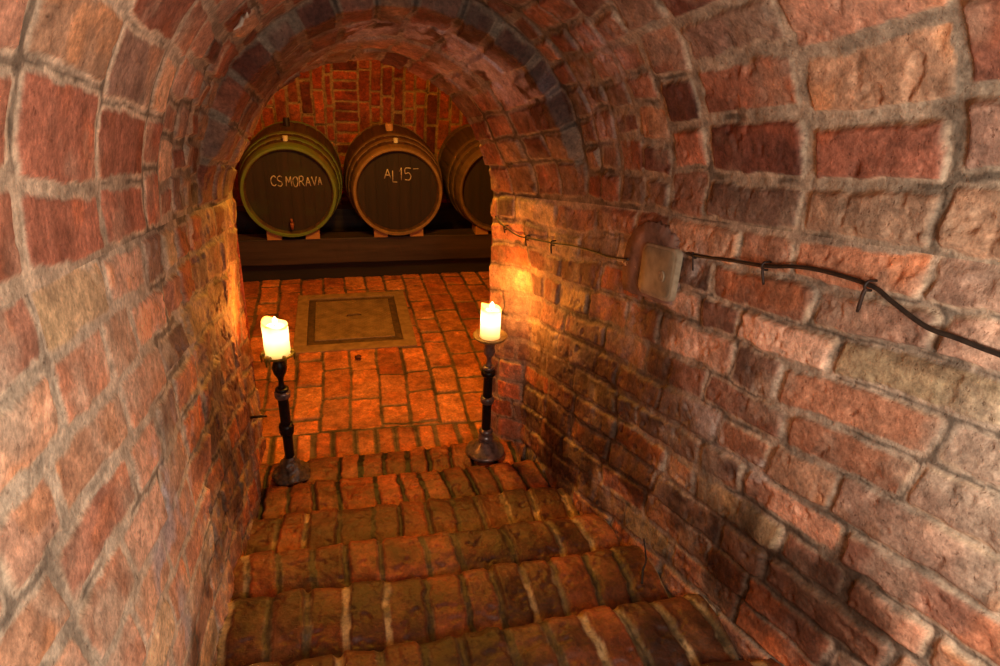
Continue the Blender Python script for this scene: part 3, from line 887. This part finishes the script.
hd_brown = wood_mat('head_brown', lin(28, 19, 12), lin(50, 33, 21), None, 0, 0.75, 'Z')
st_grey = wood_mat('staves_greybrown', lin(58, 42, 30), lin(96, 72, 52), None, 0, 0.6)
ch_grey = wood_mat('hoop_greybrown', lin(88, 66, 48), lin(120, 94, 66), None, 0, 0.6, band=14)

BY = 4.25 + BR_L / 2
BZ = 0.612
b1 = barrel((-0.305, BY, BZ), 'mossy green wine barrel with white lettering, leftmost of the three on the beam', st_green, ch_moss, hd_green, ch_green, 1)
b2 = barrel((0.378, BY, BZ - 0.008), 'brown wine barrel with tan hoops, middle one of the three on the beam', st_brown, ch_tan, hd_brown, ch_brown, 2)
b3 = barrel((1.072, BY, BZ), 'wine barrel half hidden behind the right side of the brick arch', st_grey, ch_grey, hd_brown, ch_grey, 3)
yh = -BR_L / 2 + 0.031
w = 0.030; s = 0.062
link('chalk_lettering', chalk('CS MORAVA', -0.105, 0.035, [(w, s, .004), (w, s * 1.05, 0), (0.010, s, 0), (w * 1.1, s, 0), (w, s, -.002), (w, s, 0), (w, s * .9, 0), (w, s * .9, .004), (w * .7, s * .8, .006)], yh), M_CHALK, b1)
link('chalk_lettering', chalk('AL15-', -0.085, 0.075, [(0.042, 0.06, .012), (0.036, 0.075, -.012), (0.024, 0.082, 0), (0.044, 0.078, 0), (0.034, 0.05, .048)], yh), M_CHALK, b2)
bung(b1, -0.395 + 0.02, M_CORK, 0.017, 0.028, 90, 'white bung')
bung(b1, -0.02, M_DARKBUNG, 0.022, 0.05, 91, 'dark bung')
bung(b2, -0.375, M_CORK, 0.016, 0.026, 90, 'white bung')
bung(b2, -0.10, M_BUNGWOOD, 0.028, 0.045, 93, 'pale wooden bung')
bung(b3, -0.05, M_DARKBUNG, 0.024, 0.03, 90)
def tap(root):
    bm = bmesh.new()
    tube_bm(bm, [(0, yh, -0.205), (0, yh - 0.05, -0.212)], [0.013, 0.010], 12)
    tube_bm(bm, [(0, yh - 0.040, -0.19), (0, yh - 0.040, -0.235)], [0.011, 0.009], 12)
    t = link('tap', bm_mesh('tap', bm), M_TAPWOOD, root); t['label'] = 'reddish wooden tap'
    bm = bmesh.new()
    tube_bm(bm, [(-0.002, yh - 0.040, -0.165), (0, yh - 0.040, -0.19)], [0.008, 0.006], 10)
    link('tap_handle', bm_mesh('tap_handle', bm), M_TAPWOOD, t)
tap(b1)

# beams and wedges
M_BEAM = wood_mat('dark_beam', lin(40, 30, 24), lin(74, 57, 44), None, 0, 0.6, 'X', 22)
M_BLOCK = wood_mat('dark_block', lin(26, 20, 16), lin(44, 34, 26), None, 0, 0.8, 'X', 22)
def beam(y0, y1, z0, z1, label, mat, nm='timber_beam', xr=(-1.8, 2.2), cat='beam'):
    bm = bmesh.new()
    box_bm(bm, (xr[0], y0, z0), (xr[1], y1, z1), 0.006)
    bmesh.ops.subdivide_edges(bm, edges=[e for e in bm.edges if abs(e.verts[0].co.x - e.verts[1].co.x) > 1], cuts=60)
    rough_up(bm, 0.005, 7, y0)
    o = link(nm, bm_mesh(nm, bm), mat)
    if label: tag(o, label, cat, 'timber beams under the barrels')
    return o
beam(4.283, 4.425, 0.120, 0.296, 'long dark timber beam under the fronts of the barrels', M_BEAM)
beam(4.98, 5.12, 0.120, 0.296, 'rear dark timber beam behind the barrels, mostly out of sight', M_BEAM)
beam(4.33, 4.42, -0.01, 0.117, 'black timber sleeper on the floor below the barrel beam', M_BLOCK, 'timber_sleeper', cat='sleeper')
beam(5.0, 5.1, -0.01, 0.117, 'rear timber sleeper on the floor below the back beam', M_BLOCK, 'timber_sleeper', cat='sleeper')

M_WEDGE = wood_mat('wedge_wood', lin(150, 104, 62), lin(196, 142, 88), None, 0, 0.7, 'X', 30)
def wedge(cx, side, label, zc):
    """a block hollowed to the curve of the barrel, standing on the front beam"""
    bm = bmesh.new()
    y0, y1 = 4.272, 4.40
    n = 8
    zb = 0.298
    inner = 0.075 if side else 0.075
    xs = [0.075 + (0.165 - 0.075) * k / n for k in range(n + 1)]
    fr = []
    for y in (y0, y1):
        r = brad(y - BY) + 0.006
        top = [zc - math.sqrt(max(r * r - x * x, 0)) for x in xs]
        top = [max(t, zb + 0.006) for t in top]
        top = [min(t, zb + 0.062) for t in top]
        row_t = [bm.verts.new((cx + side * x, y, t)) for x, t in zip(xs, top)]
        row_b = [bm.verts.new((cx + side * x, y, zb)) for x in xs]
        fr.append((row_t, row_b))
    (t0, b0), (t1, b1_) = fr
    for k in range(n):
        bm.faces.new((b0[k], b0[k + 1], t0[k + 1], t0[k])); bm.faces.new((b1_[k], t1[k], t1[k + 1], b1_[k + 1]))
        bm.faces.new((t0[k], t0[k + 1], t1[k + 1], t1[k])); bm.faces.new((b0[k], b1_[k], b1_[k + 1], b0[k + 1]))
    bm.faces.new((b0[0], t0[0], t1[0], b1_[0])); bm.faces.new((b0[n], b1_[n], t1[n], t0[n]))
    o = link('barrel_wedge', bm_mesh('barrel_wedge', bm), M_WEDGE)
    tag(o, label, 'wedge', 'wooden wedges steadying the barrels')
wedge(-0.305, -1, 'pale wooden wedge under the left side of the mossy green barrel', BZ)
wedge(-0.305, 1, 'pale wooden wedge under the right side of the mossy green barrel', BZ)
wedge(0.378, -1, 'wooden wedge under the left side of the middle brown barrel', BZ - 0.008)
wedge(0.378, 1, 'wooden wedge under the right side of the middle brown barrel', BZ - 0.008)
wedge(1.072, -1, 'wooden wedge under the barrel half hidden by the arch', BZ)

# ------------------------------------------------------------------ candle stands
M_IRON = noise_mat('black_iron', lin(18, 15, 14), lin(40, 33, 30), 60, 0.38, 0.4, 0.25)
M_PEWTER = noise_mat('tarnished_metal', lin(78, 68, 66), lin(150, 134, 128), 45, 0.3, 0.5, 0.25)
M_DISH = noise_mat('waxy_dish', lin(120, 98, 50), lin(176, 146, 84), 70, 0.4, 0.15, 0.3)
M_DISHG = noise_mat('brassy_dish', lin(104, 92, 30), lin(158, 140, 50), 70, 0.38, 0.3, 0.3)
M_DRIP = noise_mat('old_wax', lin(56, 44, 34), lin(118, 96, 74), 55, 0.4, 0, 0.4)
M_WICK = noise_mat('wick', lin(20, 14, 10), lin(40, 26, 16), 90, 0.9)

def wax_mat():
    m = bpy.data.materials.new('candle_wax'); m.use_nodes = True
    nt = m.node_tree; nt.nodes.clear()
    out = nt.nodes.new('ShaderNodeOutputMaterial')
    d = nt.nodes.new('ShaderNodeBsdfDiffuse'); t = nt.nodes.new('ShaderNodeBsdfTranslucent')
    g = nt.nodes.new('ShaderNodeBsdfGlossy'); g.inputs['Roughness'].default_value = 0.35
    d.inputs['Color'].default_value = (0.88, 0.80, 0.66, 1); t.inputs['Color'].default_value = (1.0, 0.86, 0.62, 1)
    m1 = nt.nodes.new('ShaderNodeMixShader'); m1.inputs[0].default_value = 0.6
    m2 = nt.nodes.new('ShaderNodeMixShader'); m2.inputs[0].default_value = 0.04
    nt.links.new(d.outputs[0], m1.inputs[1]); nt.links.new(t.outputs[0], m1.inputs[2])
    nt.links.new(m1.outputs[0], m2.inputs[1]); nt.links.new(g.outputs[0], m2.inputs[2])
    nt.links.new(m2.outputs[0], out.inputs['Surface'])
    return m
M_WAX = wax_mat()

def flame_mat():
    m = bpy.data.materials.new('candle_flame'); m.use_nodes = True
    nt = m.node_tree; nt.nodes.clear()
    out = nt.nodes.new('ShaderNodeOutputMaterial'); e = nt.nodes.new('ShaderNodeEmission')
    e.inputs['Color'].default_value = (1.0, 0.78, 0.42, 1); e.inputs['Strength'].default_value = 14.0
    nt.links.new(e.outputs[0], out.inputs['Surface'])
    return m
M_FLAME = flame_mat()

LIGHT_OUT, LIGHT_IN = 4.2, 0.62
def lamp(name, loc, energy, color, radius):
    l = bpy.data.lights.new(name, 'POINT'); l.energy = energy; l.color = color; l.shadow_soft_size = radius
    o = bpy.data.objects.new(name, l); COL.objects.link(o); o.location = loc
    return o

def candle(loc, r, hgt, label, seed, lean=(0, 0)):
    root = empty('candle', loc, (lean[0], lean[1], 0))
    tag(root, label, 'candle', 'lit pillar candles')
    n = 48
    rng = random.Random(seed)
    ph = rng.uniform(0, 6)
    bm = bmesh.new()
    rows = []
    zs = [0.0, 0.004, 0.02, 0.045, 0.07, 0.085, 0.1, 0.112, hgt]
    zs = [z for z in zs if z < hgt - 0.004] + [hgt]
    for j, z in enumerate(zs):
        ring = []
        for k in range(n):
            a = 2 * PI * k / n
            rr = r * (1 + 0.02 * math.sin(3 * a + ph) + 0.012 * math.sin(7 * a + z * 90))
            zz = z
            if j == len(zs) - 1:                           # uneven melted rim, higher on one side
                zz = z + 0.011 * math.cos(a - 2.9) + 0.004 * math.sin(3 * a + ph); rr *= 0.985
            if j == 0: rr *= 1.05
            ring.append(bm.verts.new((rr * math.cos(a), rr * math.sin(a), zz)))
        rows.append(ring)
    # melted pool below the rim
    pool = [bm.verts.new((v.co.x * 0.86, v.co.y * 0.86, v.co.z - 0.003)) for v in rows[-1]]
    pool2 = [bm.verts.new((v.co.x * 0.72, v.co.y * 0.72, hgt - 0.013)) for v in rows[-1]]
    rows += [pool, pool2]
    for A, B in zip(rows[:-1], rows[1:]):
        for k in range(n):
            f = bm.faces.new((A[k], A[(k + 1) % n], B[(k + 1) % n], B[k])); f.smooth = True
    bm.faces.new(pool2)
    link('wax', bm_mesh('wax', bm), M_WAX, root)
    bm = bmesh.new(); tube_bm(bm, [(0, 0, hgt - 0.015), (0.001, 0, hgt - 0.008), (0.003, 0.001, hgt + 0.002)], 0.0016, 6)
    link('wick', bm_mesh('wick', bm), M_WICK, root)
    fl = [(0.0, 0.0), (0.005, 0.004), (0.0078, 0.012), (0.0075, 0.017), (0.005, 0.023), (0.002, 0.028), (0.0, 0.030)]
    f = link('flame', lathe_mesh('flame', fl, 20), M_FLAME, root); f.location = (0.003, 0.001, hgt - 0.006)
    f.visible_shadow = True
    p = Vector(loc)
    lamp('candle_light', p + Vector((0, 0, hgt + 0.052)), LIGHT_OUT, (1.0, 0.28, 0.03), 0.012)
    lamp('candle_glow', p + Vector((0, 0, hgt * 0.66)), LIGHT_IN, (1.0, 0.72, 0.36), 0.012)

def stand_left(loc):
    root = empty('candle_stand', loc, (0, 0, 0))
    tag(root, 'black candle stand with brassy dish and wax-caked foot, by the left wall', 'candle stand', 'candle stands on the lowest step')
    # caked foot: lumpy mound of wax over a round base
    bm = bmesh.new(); 
    me = lathe_mesh('foot', [(0.0, 0.0), (0.070, 0.0), (0.072, 0.010), (0.060, 0.024), (0.045, 0.040), (0.036, 0.055), (0.026, 0.070), (0.020, 0.085), (0.0, 0.090)], 40)
    bm.from_mesh(me); bmesh.ops.subdivide_edges(bm, edges=bm.edges[:], cuts=1, use_grid_fill=True); rough_up(bm, 0.009, 34, 4); rough_up(bm, 0.005, 90, 7)
    for v in bm.verts: v.co.z = max(v.co.z, 0.0)
    bm.to_mesh(me); bm.free()
    link('foot', me, M_DRIP, root)
    link('stem', autosmooth(lathe_mesh('stem', [(0.0165, 0.07), (0.0175, 0.09), (0.0185, 0.20), (0.019, 0.27), (0.019, 0.335), (0.017, 0.362)], 24)), M_IRON, root)
    def ring(z, r, h, mat=M_PEWTER, jit=0.06):
        return link('collar', lathe_mesh('collar', [(0.015, z - h / 2), (r * 0.9, z - h / 2), (r, z - h / 4), (r * 1.02, z + h / 5), (r * 0.88, z + h / 2), (0.015, z + h / 2)], 24, jit, 3), mat, root)
    ring(0.215, 0.0265, 0.045, M_IRON, 0.12)
    ring(0.365, 0.0280, 0.028, M_PEWTER, 0.08)
    ring(0.385, 0.0235, 0.014, M_IRON, 0.1)
    link('neck', lathe_mesh('neck', [(0.018, 0.388), (0.011, 0.40), (0.009, 0.42), (0.012, 0.435), (0.021, 0.452), (0.026, 0.472), (0.022, 0.492), (0.014, 0.505), (0.018, 0.518), (0.0, 0.52)], 28, 0.05, 5), M_IRON, root)
    link('drip_dish', lathe_mesh('drip_dish', [(0.0, 0.512), (0.022, 0.512), (0.040, 0.518), (0.053, 0.527), (0.057, 0.533), (0.055, 0.536), (0.045, 0.531), (0.0, 0.528)], 44, 0.03, 2), M_DISHG, root)
    rng = random.Random(3)
    for k in range(11):                                          # wax that ran over the dish
        a = rng.uniform(0, 2 * PI); r0 = 0.052
        ln = rng.uniform(0.01, 0.028)
        x, y = r0 * math.cos(a), r0 * math.sin(a)
        bm = bmesh.new()
        tube_bm(bm, [(x * 0.75, y * 0.75, 0.534), (x, y, 0.536), (x * 1.07, y * 1.07, 0.530), (x * 1.05, y * 1.05, 0.528 - ln)], [0.005, 0.006, 0.005, 0.003], 8)
        link('wax_drip', bm_mesh('wax_drip', bm), M_DISHG, root)
    return root

def stand_right(loc):
    root = empty('candle_stand', loc, (0, 0, 0))
    tag(root, 'black candle stand with shiny round domed foot, by the right wall', 'candle stand', 'candle stands on the lowest step')
    link('foot', lathe_mesh('foot', [(0.0, 0.0), (0.078, 0.0), (0.081, 0.006), (0.078, 0.013), (0.068, 0.017), (0.056, 0.026), (0.042, 0.040), (0.030, 0.050), (0.024, 0.056), (0.0, 0.058)], 56), M_PEWTER, root)
    link('knop', lathe_mesh('knop', [(0.018, 0.052), (0.028, 0.060), (0.033, 0.072), (0.028, 0.082), (0.022, 0.087), (0.027, 0.094), (0.030, 0.102), (0.024, 0.111), (0.018, 0.114), (0.0, 0.115)], 32, 0.05, 3), M_PEWTER, root)
    link('stem', autosmooth(lathe_mesh('stem', [(0.0175, 0.108), (0.0185, 0.13), (0.0185, 0.30), (0.018, 0.375)], 24)), M_IRON, root)
    def ring(z, r, h, mat=M_PEWTER, jit=0.05):
        return link('collar', lathe_mesh('collar', [(0.015, z - h / 2), (r * 0.86, z - h / 2), (r, z - h / 5), (r, z + h / 5), (r * 0.86, z + h / 2), (0.015, z + h / 2)], 28, jit, 4), mat, root)
    ring(0.252, 0.0275, 0.030)
    ring(0.375, 0.0290, 0.026, M_IRON)
    ring(0.397, 0.0230, 0.016)
    link('neck', lathe_mesh('neck', [(0.018, 0.40), (0.011, 0.412), (0.0085, 0.43), (0.012, 0.446), (0.021, 0.458), (0.023, 0.470), (0.019, 0.484), (0.020, 0.496), (0.024, 0.508), (0.028, 0.520), (0.0, 0.522)], 28, 0.04, 6), M_PEWTER, root)
    link('drip_dish', lathe_mesh('drip_dish', [(0.0, 0.514), (0.026, 0.514), (0.048, 0.520), (0.062, 0.530), (0.066, 0.537), (0.063, 0.540), (0.050, 0.534), (0.0, 0.530)], 48, 0.02, 2), M_DISH, root)
    return root

SL = (-0.243, 2.12, tread_top(-0.243, 2.12, 0.06) - 0.003)
SR = (0.522, 2.135, tread_top(0.522, 2.135, 0.07) - 0.001)
print('stand heights', SL, SR)
stand_left(SL); stand_right(SR)
candle((SL[0], SL[1], SL[2] + 0.531), 0.043, 0.118, 'lit white pillar candle with a slanted rim on the stand by the left wall', 1)
candle((SR[0], SR[1], SR[2] + 0.533), 0.038, 0.118, 'lit white pillar candle on the domed-foot stand by the right wall', 2)

# ------------------------------------------------------------------ things on the walls
M_CABLE = noise_mat('cable_sheath', lin(26, 21, 18), lin(52, 42, 34), 80, 0.5, 0, 0.2)
M_NAIL = noise_mat('rusty_iron', lin(30, 22, 18), lin(66, 44, 32), 90, 0.6, 0.3, 0.3)
def run_cable(name, pts, r, label, n=8):
    bm = bmesh.new(); tube_bm(bm, spline(pts, n), r, 10)
    o = link(name, bm_mesh(name, bm), M_CABLE)
    tag(o, label, 'cable')
run_cable('cable', [(0.735, 1.222, 1.243), (0.734, 1.181, 1.252), (0.738, 1.068, 1.283), (0.744, 0.962, 1.310), (0.749, 0.894, 1.334), (0.753, 0.828, 1.350), (0.757, 0.739, 1.362),
                    (0.760, 0.696, 1.354), (0.765, 0.638, 1.343), (0.770, 0.593, 1.347), (0.776, 0.550, 1.350), (0.784, 0.47, 1.36), (0.80, 0.30, 1.40)], 0.0036,
          'black cable drooping along the right wall from the plastered cover towards the viewer')
run_cable('cable', [(0.62, 2.58, 1.00), (0.585, 2.47, 1.005), (0.585, 2.352, 0.985), (0.601, 2.278, 0.975), (0.630, 2.213, 0.965), (0.641, 2.123, 0.985), (0.667, 2.034, 1.003), (0.677, 1.947, 1.024),
                    (0.692, 1.812, 1.060), (0.701, 1.675, 1.091), (0.708, 1.564, 1.112), (0.704, 1.440, 1.150)], 0.0030,
          'thin dark cable sagging along the right wall between the brick arch and the plastered cover')

def clip(p, tail, label, lean=0.0, r=0.0030):
    """bent nail holding the cable, its long end hanging down the wall"""
    root = empty('cable_clip', p)
    tag(root, label, 'clip', 'clips holding the cables')
    bm = bmesh.new()
    pts = [(0.010, 0, 0.0075)] + [(-0.0075 * math.sin(a), 0.001, 0.0075 * math.cos(a)) for a in np.linspace(0.2, PI - 0.2, 7)] + [(0.006, 0, -0.008)]
    tube_bm(bm, pts, 0.0022, 8)
    link('loop', bm_mesh('loop', bm), M_NAIL, root)
    bm = bmesh.new()
    tube_bm(bm, spline([(-0.004, 0.0, -0.004), (-0.006, lean * 0.3, -0.3 * tail), (-0.003, lean, -tail)], 5), [r * 0.8] + [r] * 9 + [r * 0.8], 8)
    link('tail', bm_mesh('tail', bm), M_NAIL, root)
clip((0.742, 0.962, 1.310), 0.032, 'thin bent clip on the drooping cable, nearer the plastered cover', -0.01, 0.0026)
clip((0.755, 0.739, 1.362), 0.044, 'thick bent clip on the drooping cable, nearer the viewer', 0.004, 0.0030)
clip((0.739, 1.192, 1.250), 0.034, 'pale clip on the cable right beside the plastered cover', -0.006, 0.0018)
clip((0.599, 2.278, 0.976), 0.020, 'dark clip knotted round the thin cable at the edge of the arch', 0.0, 0.003)
clip((0.639, 2.123, 0.986), 0.030, 'dark clip on the thin cable, second from the arch', 0.0, 0.003)
clip((0.675, 1.947, 1.025), 0.036, 'dark clip on the thin cable, third from the arch', 0.0, 0.003)

M_PATCH = noise_mat('plaster_patch', lin(78, 58, 50), lin(168, 132, 114), 20, 0.85, 0, 0.7, 0.006)
M_COVER = noise_mat('cover_plate', lin(122, 112, 90), lin(176, 164, 134), 24, 0.6, 0.1, 0.3, 0.003)
M_COVRIM = noise_mat('cover_rim', lin(140, 126, 100), lin(184, 166, 136), 50, 0.7, 0, 0.3)
def wall_cover():
    root = empty('wall_cover', (0.728, 1.33, 1.165))
    tag(root, 'round-topped plastered cover with a grey plate, set in the right wall between the two cables', 'wall cover')
    rot = math.atan2(0.734 - 0.722, 1.25 - 1.45)
    def P(y, z, off):                       # y along the wall, z up, off away from the wall
        Y = 1.33 + y
        xw = float(ip(np.array(Y), KVR)) * 0.8 + float(ip(np.array(Y), KXR)) * 0.2
        return (xw - off - 0.728, y, z)
    def slab(name, outline, off0, off1, mat, bev=0.004, parent=root, dome=0.0, rag=0.0):
        cy = sum(p[0] for p in outline) / len(outline); cz = sum(p[1] for p in outline) / len(outline)
        jr = random.Random(9)
        wob = [(jr.uniform(-1, 1), jr.uniform(-1, 1)) for _ in outline]
        bm = bmesh.new()
        rings = []
        for (sc, off) in ((1.03, off0), (1.0, off1 - bev), (0.97, off1), (0.6, off1 + dome * 0.7), (0.25, off1 + dome)):
            q = rag if sc > 0.98 else 0.0
            rings.append([bm.verts.new(P(cy + (y - cy) * sc + q * w0, cz + (z - cz) * sc + q * w1, off)) for (y, z), (w0, w1) in zip(outline, wob)])
        for A, B in zip(rings[:-1], rings[1:]):
            for k in range(len(A)):
                f = bm.faces.new((A[k], A[(k + 1) % len(A)], B[(k + 1) % len(A)], B[k])); f.smooth = True
        bm.faces.new(rings[-1])
        return link(name, bm_mesh(name, bm), mat, parent)
    out = []
    for k in range(15):                      # rounded top
        a = PI * k / 14
        out.append((0.030 + 0.122 * math.cos(a), 0.012 + 0.098 * math.sin(a) - 0.22 * (0.122 * math.cos(a))))
    out += [(-0.094, -0.02), (-0.088, -0.055), (-0.05, -0.068), (0.02, -0.082), (0.08, -0.095), (0.13, -0.108), (0.146, -0.08), (0.152, -0.045)]
    dense = []
    for (a0, b0), (a1, b1) in zip(out, out[1:] + out[:1]):           # ragged plaster edge
        for t in (0.0, 0.33, 0.66):
            dense.append((a0 + (a1 - a0) * t, b0 + (b1 - b0) * t))
    out = dense
    slab('surround', out, -0.012, 0.013, M_PATCH, 0.004, rag=0.005)
    def rrect(y0, y1, z0, z1, r, shear=0.0):
        pts = []
        for (cy, cz, a0) in ((y1 - r, z1 - r, 0), (y0 + r, z1 - r, 90), (y0 + r, z0 + r, 180), (y1 - r, z0 + r, 270)):
            for k in range(6):
                a = math.radians(a0 + 18 * k)
                y = cy + r * math.cos(a)
                pts.append((y, cz + r * math.sin(a) + shear * y))
        return pts
    slab('rim', rrect(-0.098, 0.052, -0.066, 0.062, 0.022, -0.20), 0.006, 0.0185, M_COVRIM, 0.002)
    pl = slab('plate', rrect(-0.090, 0.045, -0.058, 0.055, 0.018, -0.20), 0.010, 0.0195, M_COVER, 0.001, root, 0.002)
    bm = bmesh.new()
    me = lathe_mesh('boss', [(0.0, 0.0), (0.014, 0.0), (0.013, 0.0018), (0.010, 0.0022), (0.008, 0.0012), (0.005, 0.0022), (0.0, 0.0025)], 24)
    bo = link('boss', me, M_COVRIM, pl)
    bo.location = P(-0.052, 0.003, 0.0205); bo.rotation_euler = (0, -PI / 2, 0)
wall_cover()

bm = bmesh.new(); tube_bm(bm, [(-0.375, 2.2, 0.286), (-0.335, 2.2, 0.287), (-0.317, 2.199, 0.286)], [0.005, 0.005, 0.0035], 10)
o = link('iron_peg', bm_mesh('iron_peg', bm), M_NAIL)
tag(o, 'short dark iron peg sticking out of the left wall beside the candle stand', 'peg')

M_SCRAP = noise_mat('white_scrap', lin(176, 160, 140), lin(214, 200, 180), 60, 0.8)
def scrap():
    c = Vector((-0.158, 1.468, 1.668))
    u = Vector((0.66, -0.10, 0.745)).normalized()      # along the vault, rising to the right
    w = Vector((-0.05, 1.0, 0.10)).normalized()
    bm = bmesh.new()
    for (du, dw, r) in ((-0.030, -0.018, 0.0042), (0.002, 0.035, 0.003), (0.014, -0.022, 0.0038), (0.006, 0.045, 0.0014)):
        e = c + u * du + w * dw
        tube_bm(bm, [c, c.lerp(e, 0.5) + Vector((0.003, 0, -0.003)), e], [0.0048, r, 0.0008], 8)
    o = link('plaster_scrap', bm_mesh('plaster_scrap', bm), M_SCRAP)
    tag(o, 'small white three-pronged scrap stuck to the vault in the upper left', 'scrap')
scrap()
M_TWIG = noise_mat('twig', lin(26, 19, 14), lin(52, 36, 24), 60, 0.8)
def twig():
    bm = bmesh.new()
    tube_bm(bm, spline([(0.700, 1.12, 0.515), (0.706, 1.10, 0.46), (0.696, 1.09, 0.437), (0.682, 1.06, 0.424)], 6), [0.002] * 10 + [0.003] * 9, 8)
    o = link('dry_twig', bm_mesh('dry_twig', bm), M_TWIG)
    tag(o, 'dark dry twig leaning on the right wall beside the fifth step', 'twig')
twig()

# ------------------------------------------------------------------ light
def area(name, loc, target, sx, sy, energy, color):
    l = bpy.data.lights.new(name, 'AREA'); l.shape = 'RECTANGLE'; l.size = sx; l.size_y = sy; l.energy = energy; l.color = color
    o = bpy.data.objects.new(name, l); COL.objects.link(o)
    o.location = loc
    o.rotation_euler = (Vector(target) - Vector(loc)).to_track_quat('-Z', 'Y').to_euler()
    return o
lamp('near_fill', (0.46, -0.02, 1.40), 26.5, (1.0, 0.94, 0.84), 0.13)  # unseen soft light added near the viewer to brighten the near walls
lamp('cellar_fill', (0.20, 2.95, 1.72), 74.0, (1.0, 0.46, 0.04), 0.10)  # unseen warm light added to brighten the cellar floor and back wall

w_ = bpy.data.worlds.new('world'); scene.world = w_
w_.use_nodes = True
w_.node_tree.nodes['Background'].inputs[0].default_value = (0.02, 0.02, 0.022, 1)
w_.node_tree.nodes['Background'].inputs[1].default_value = 0.5
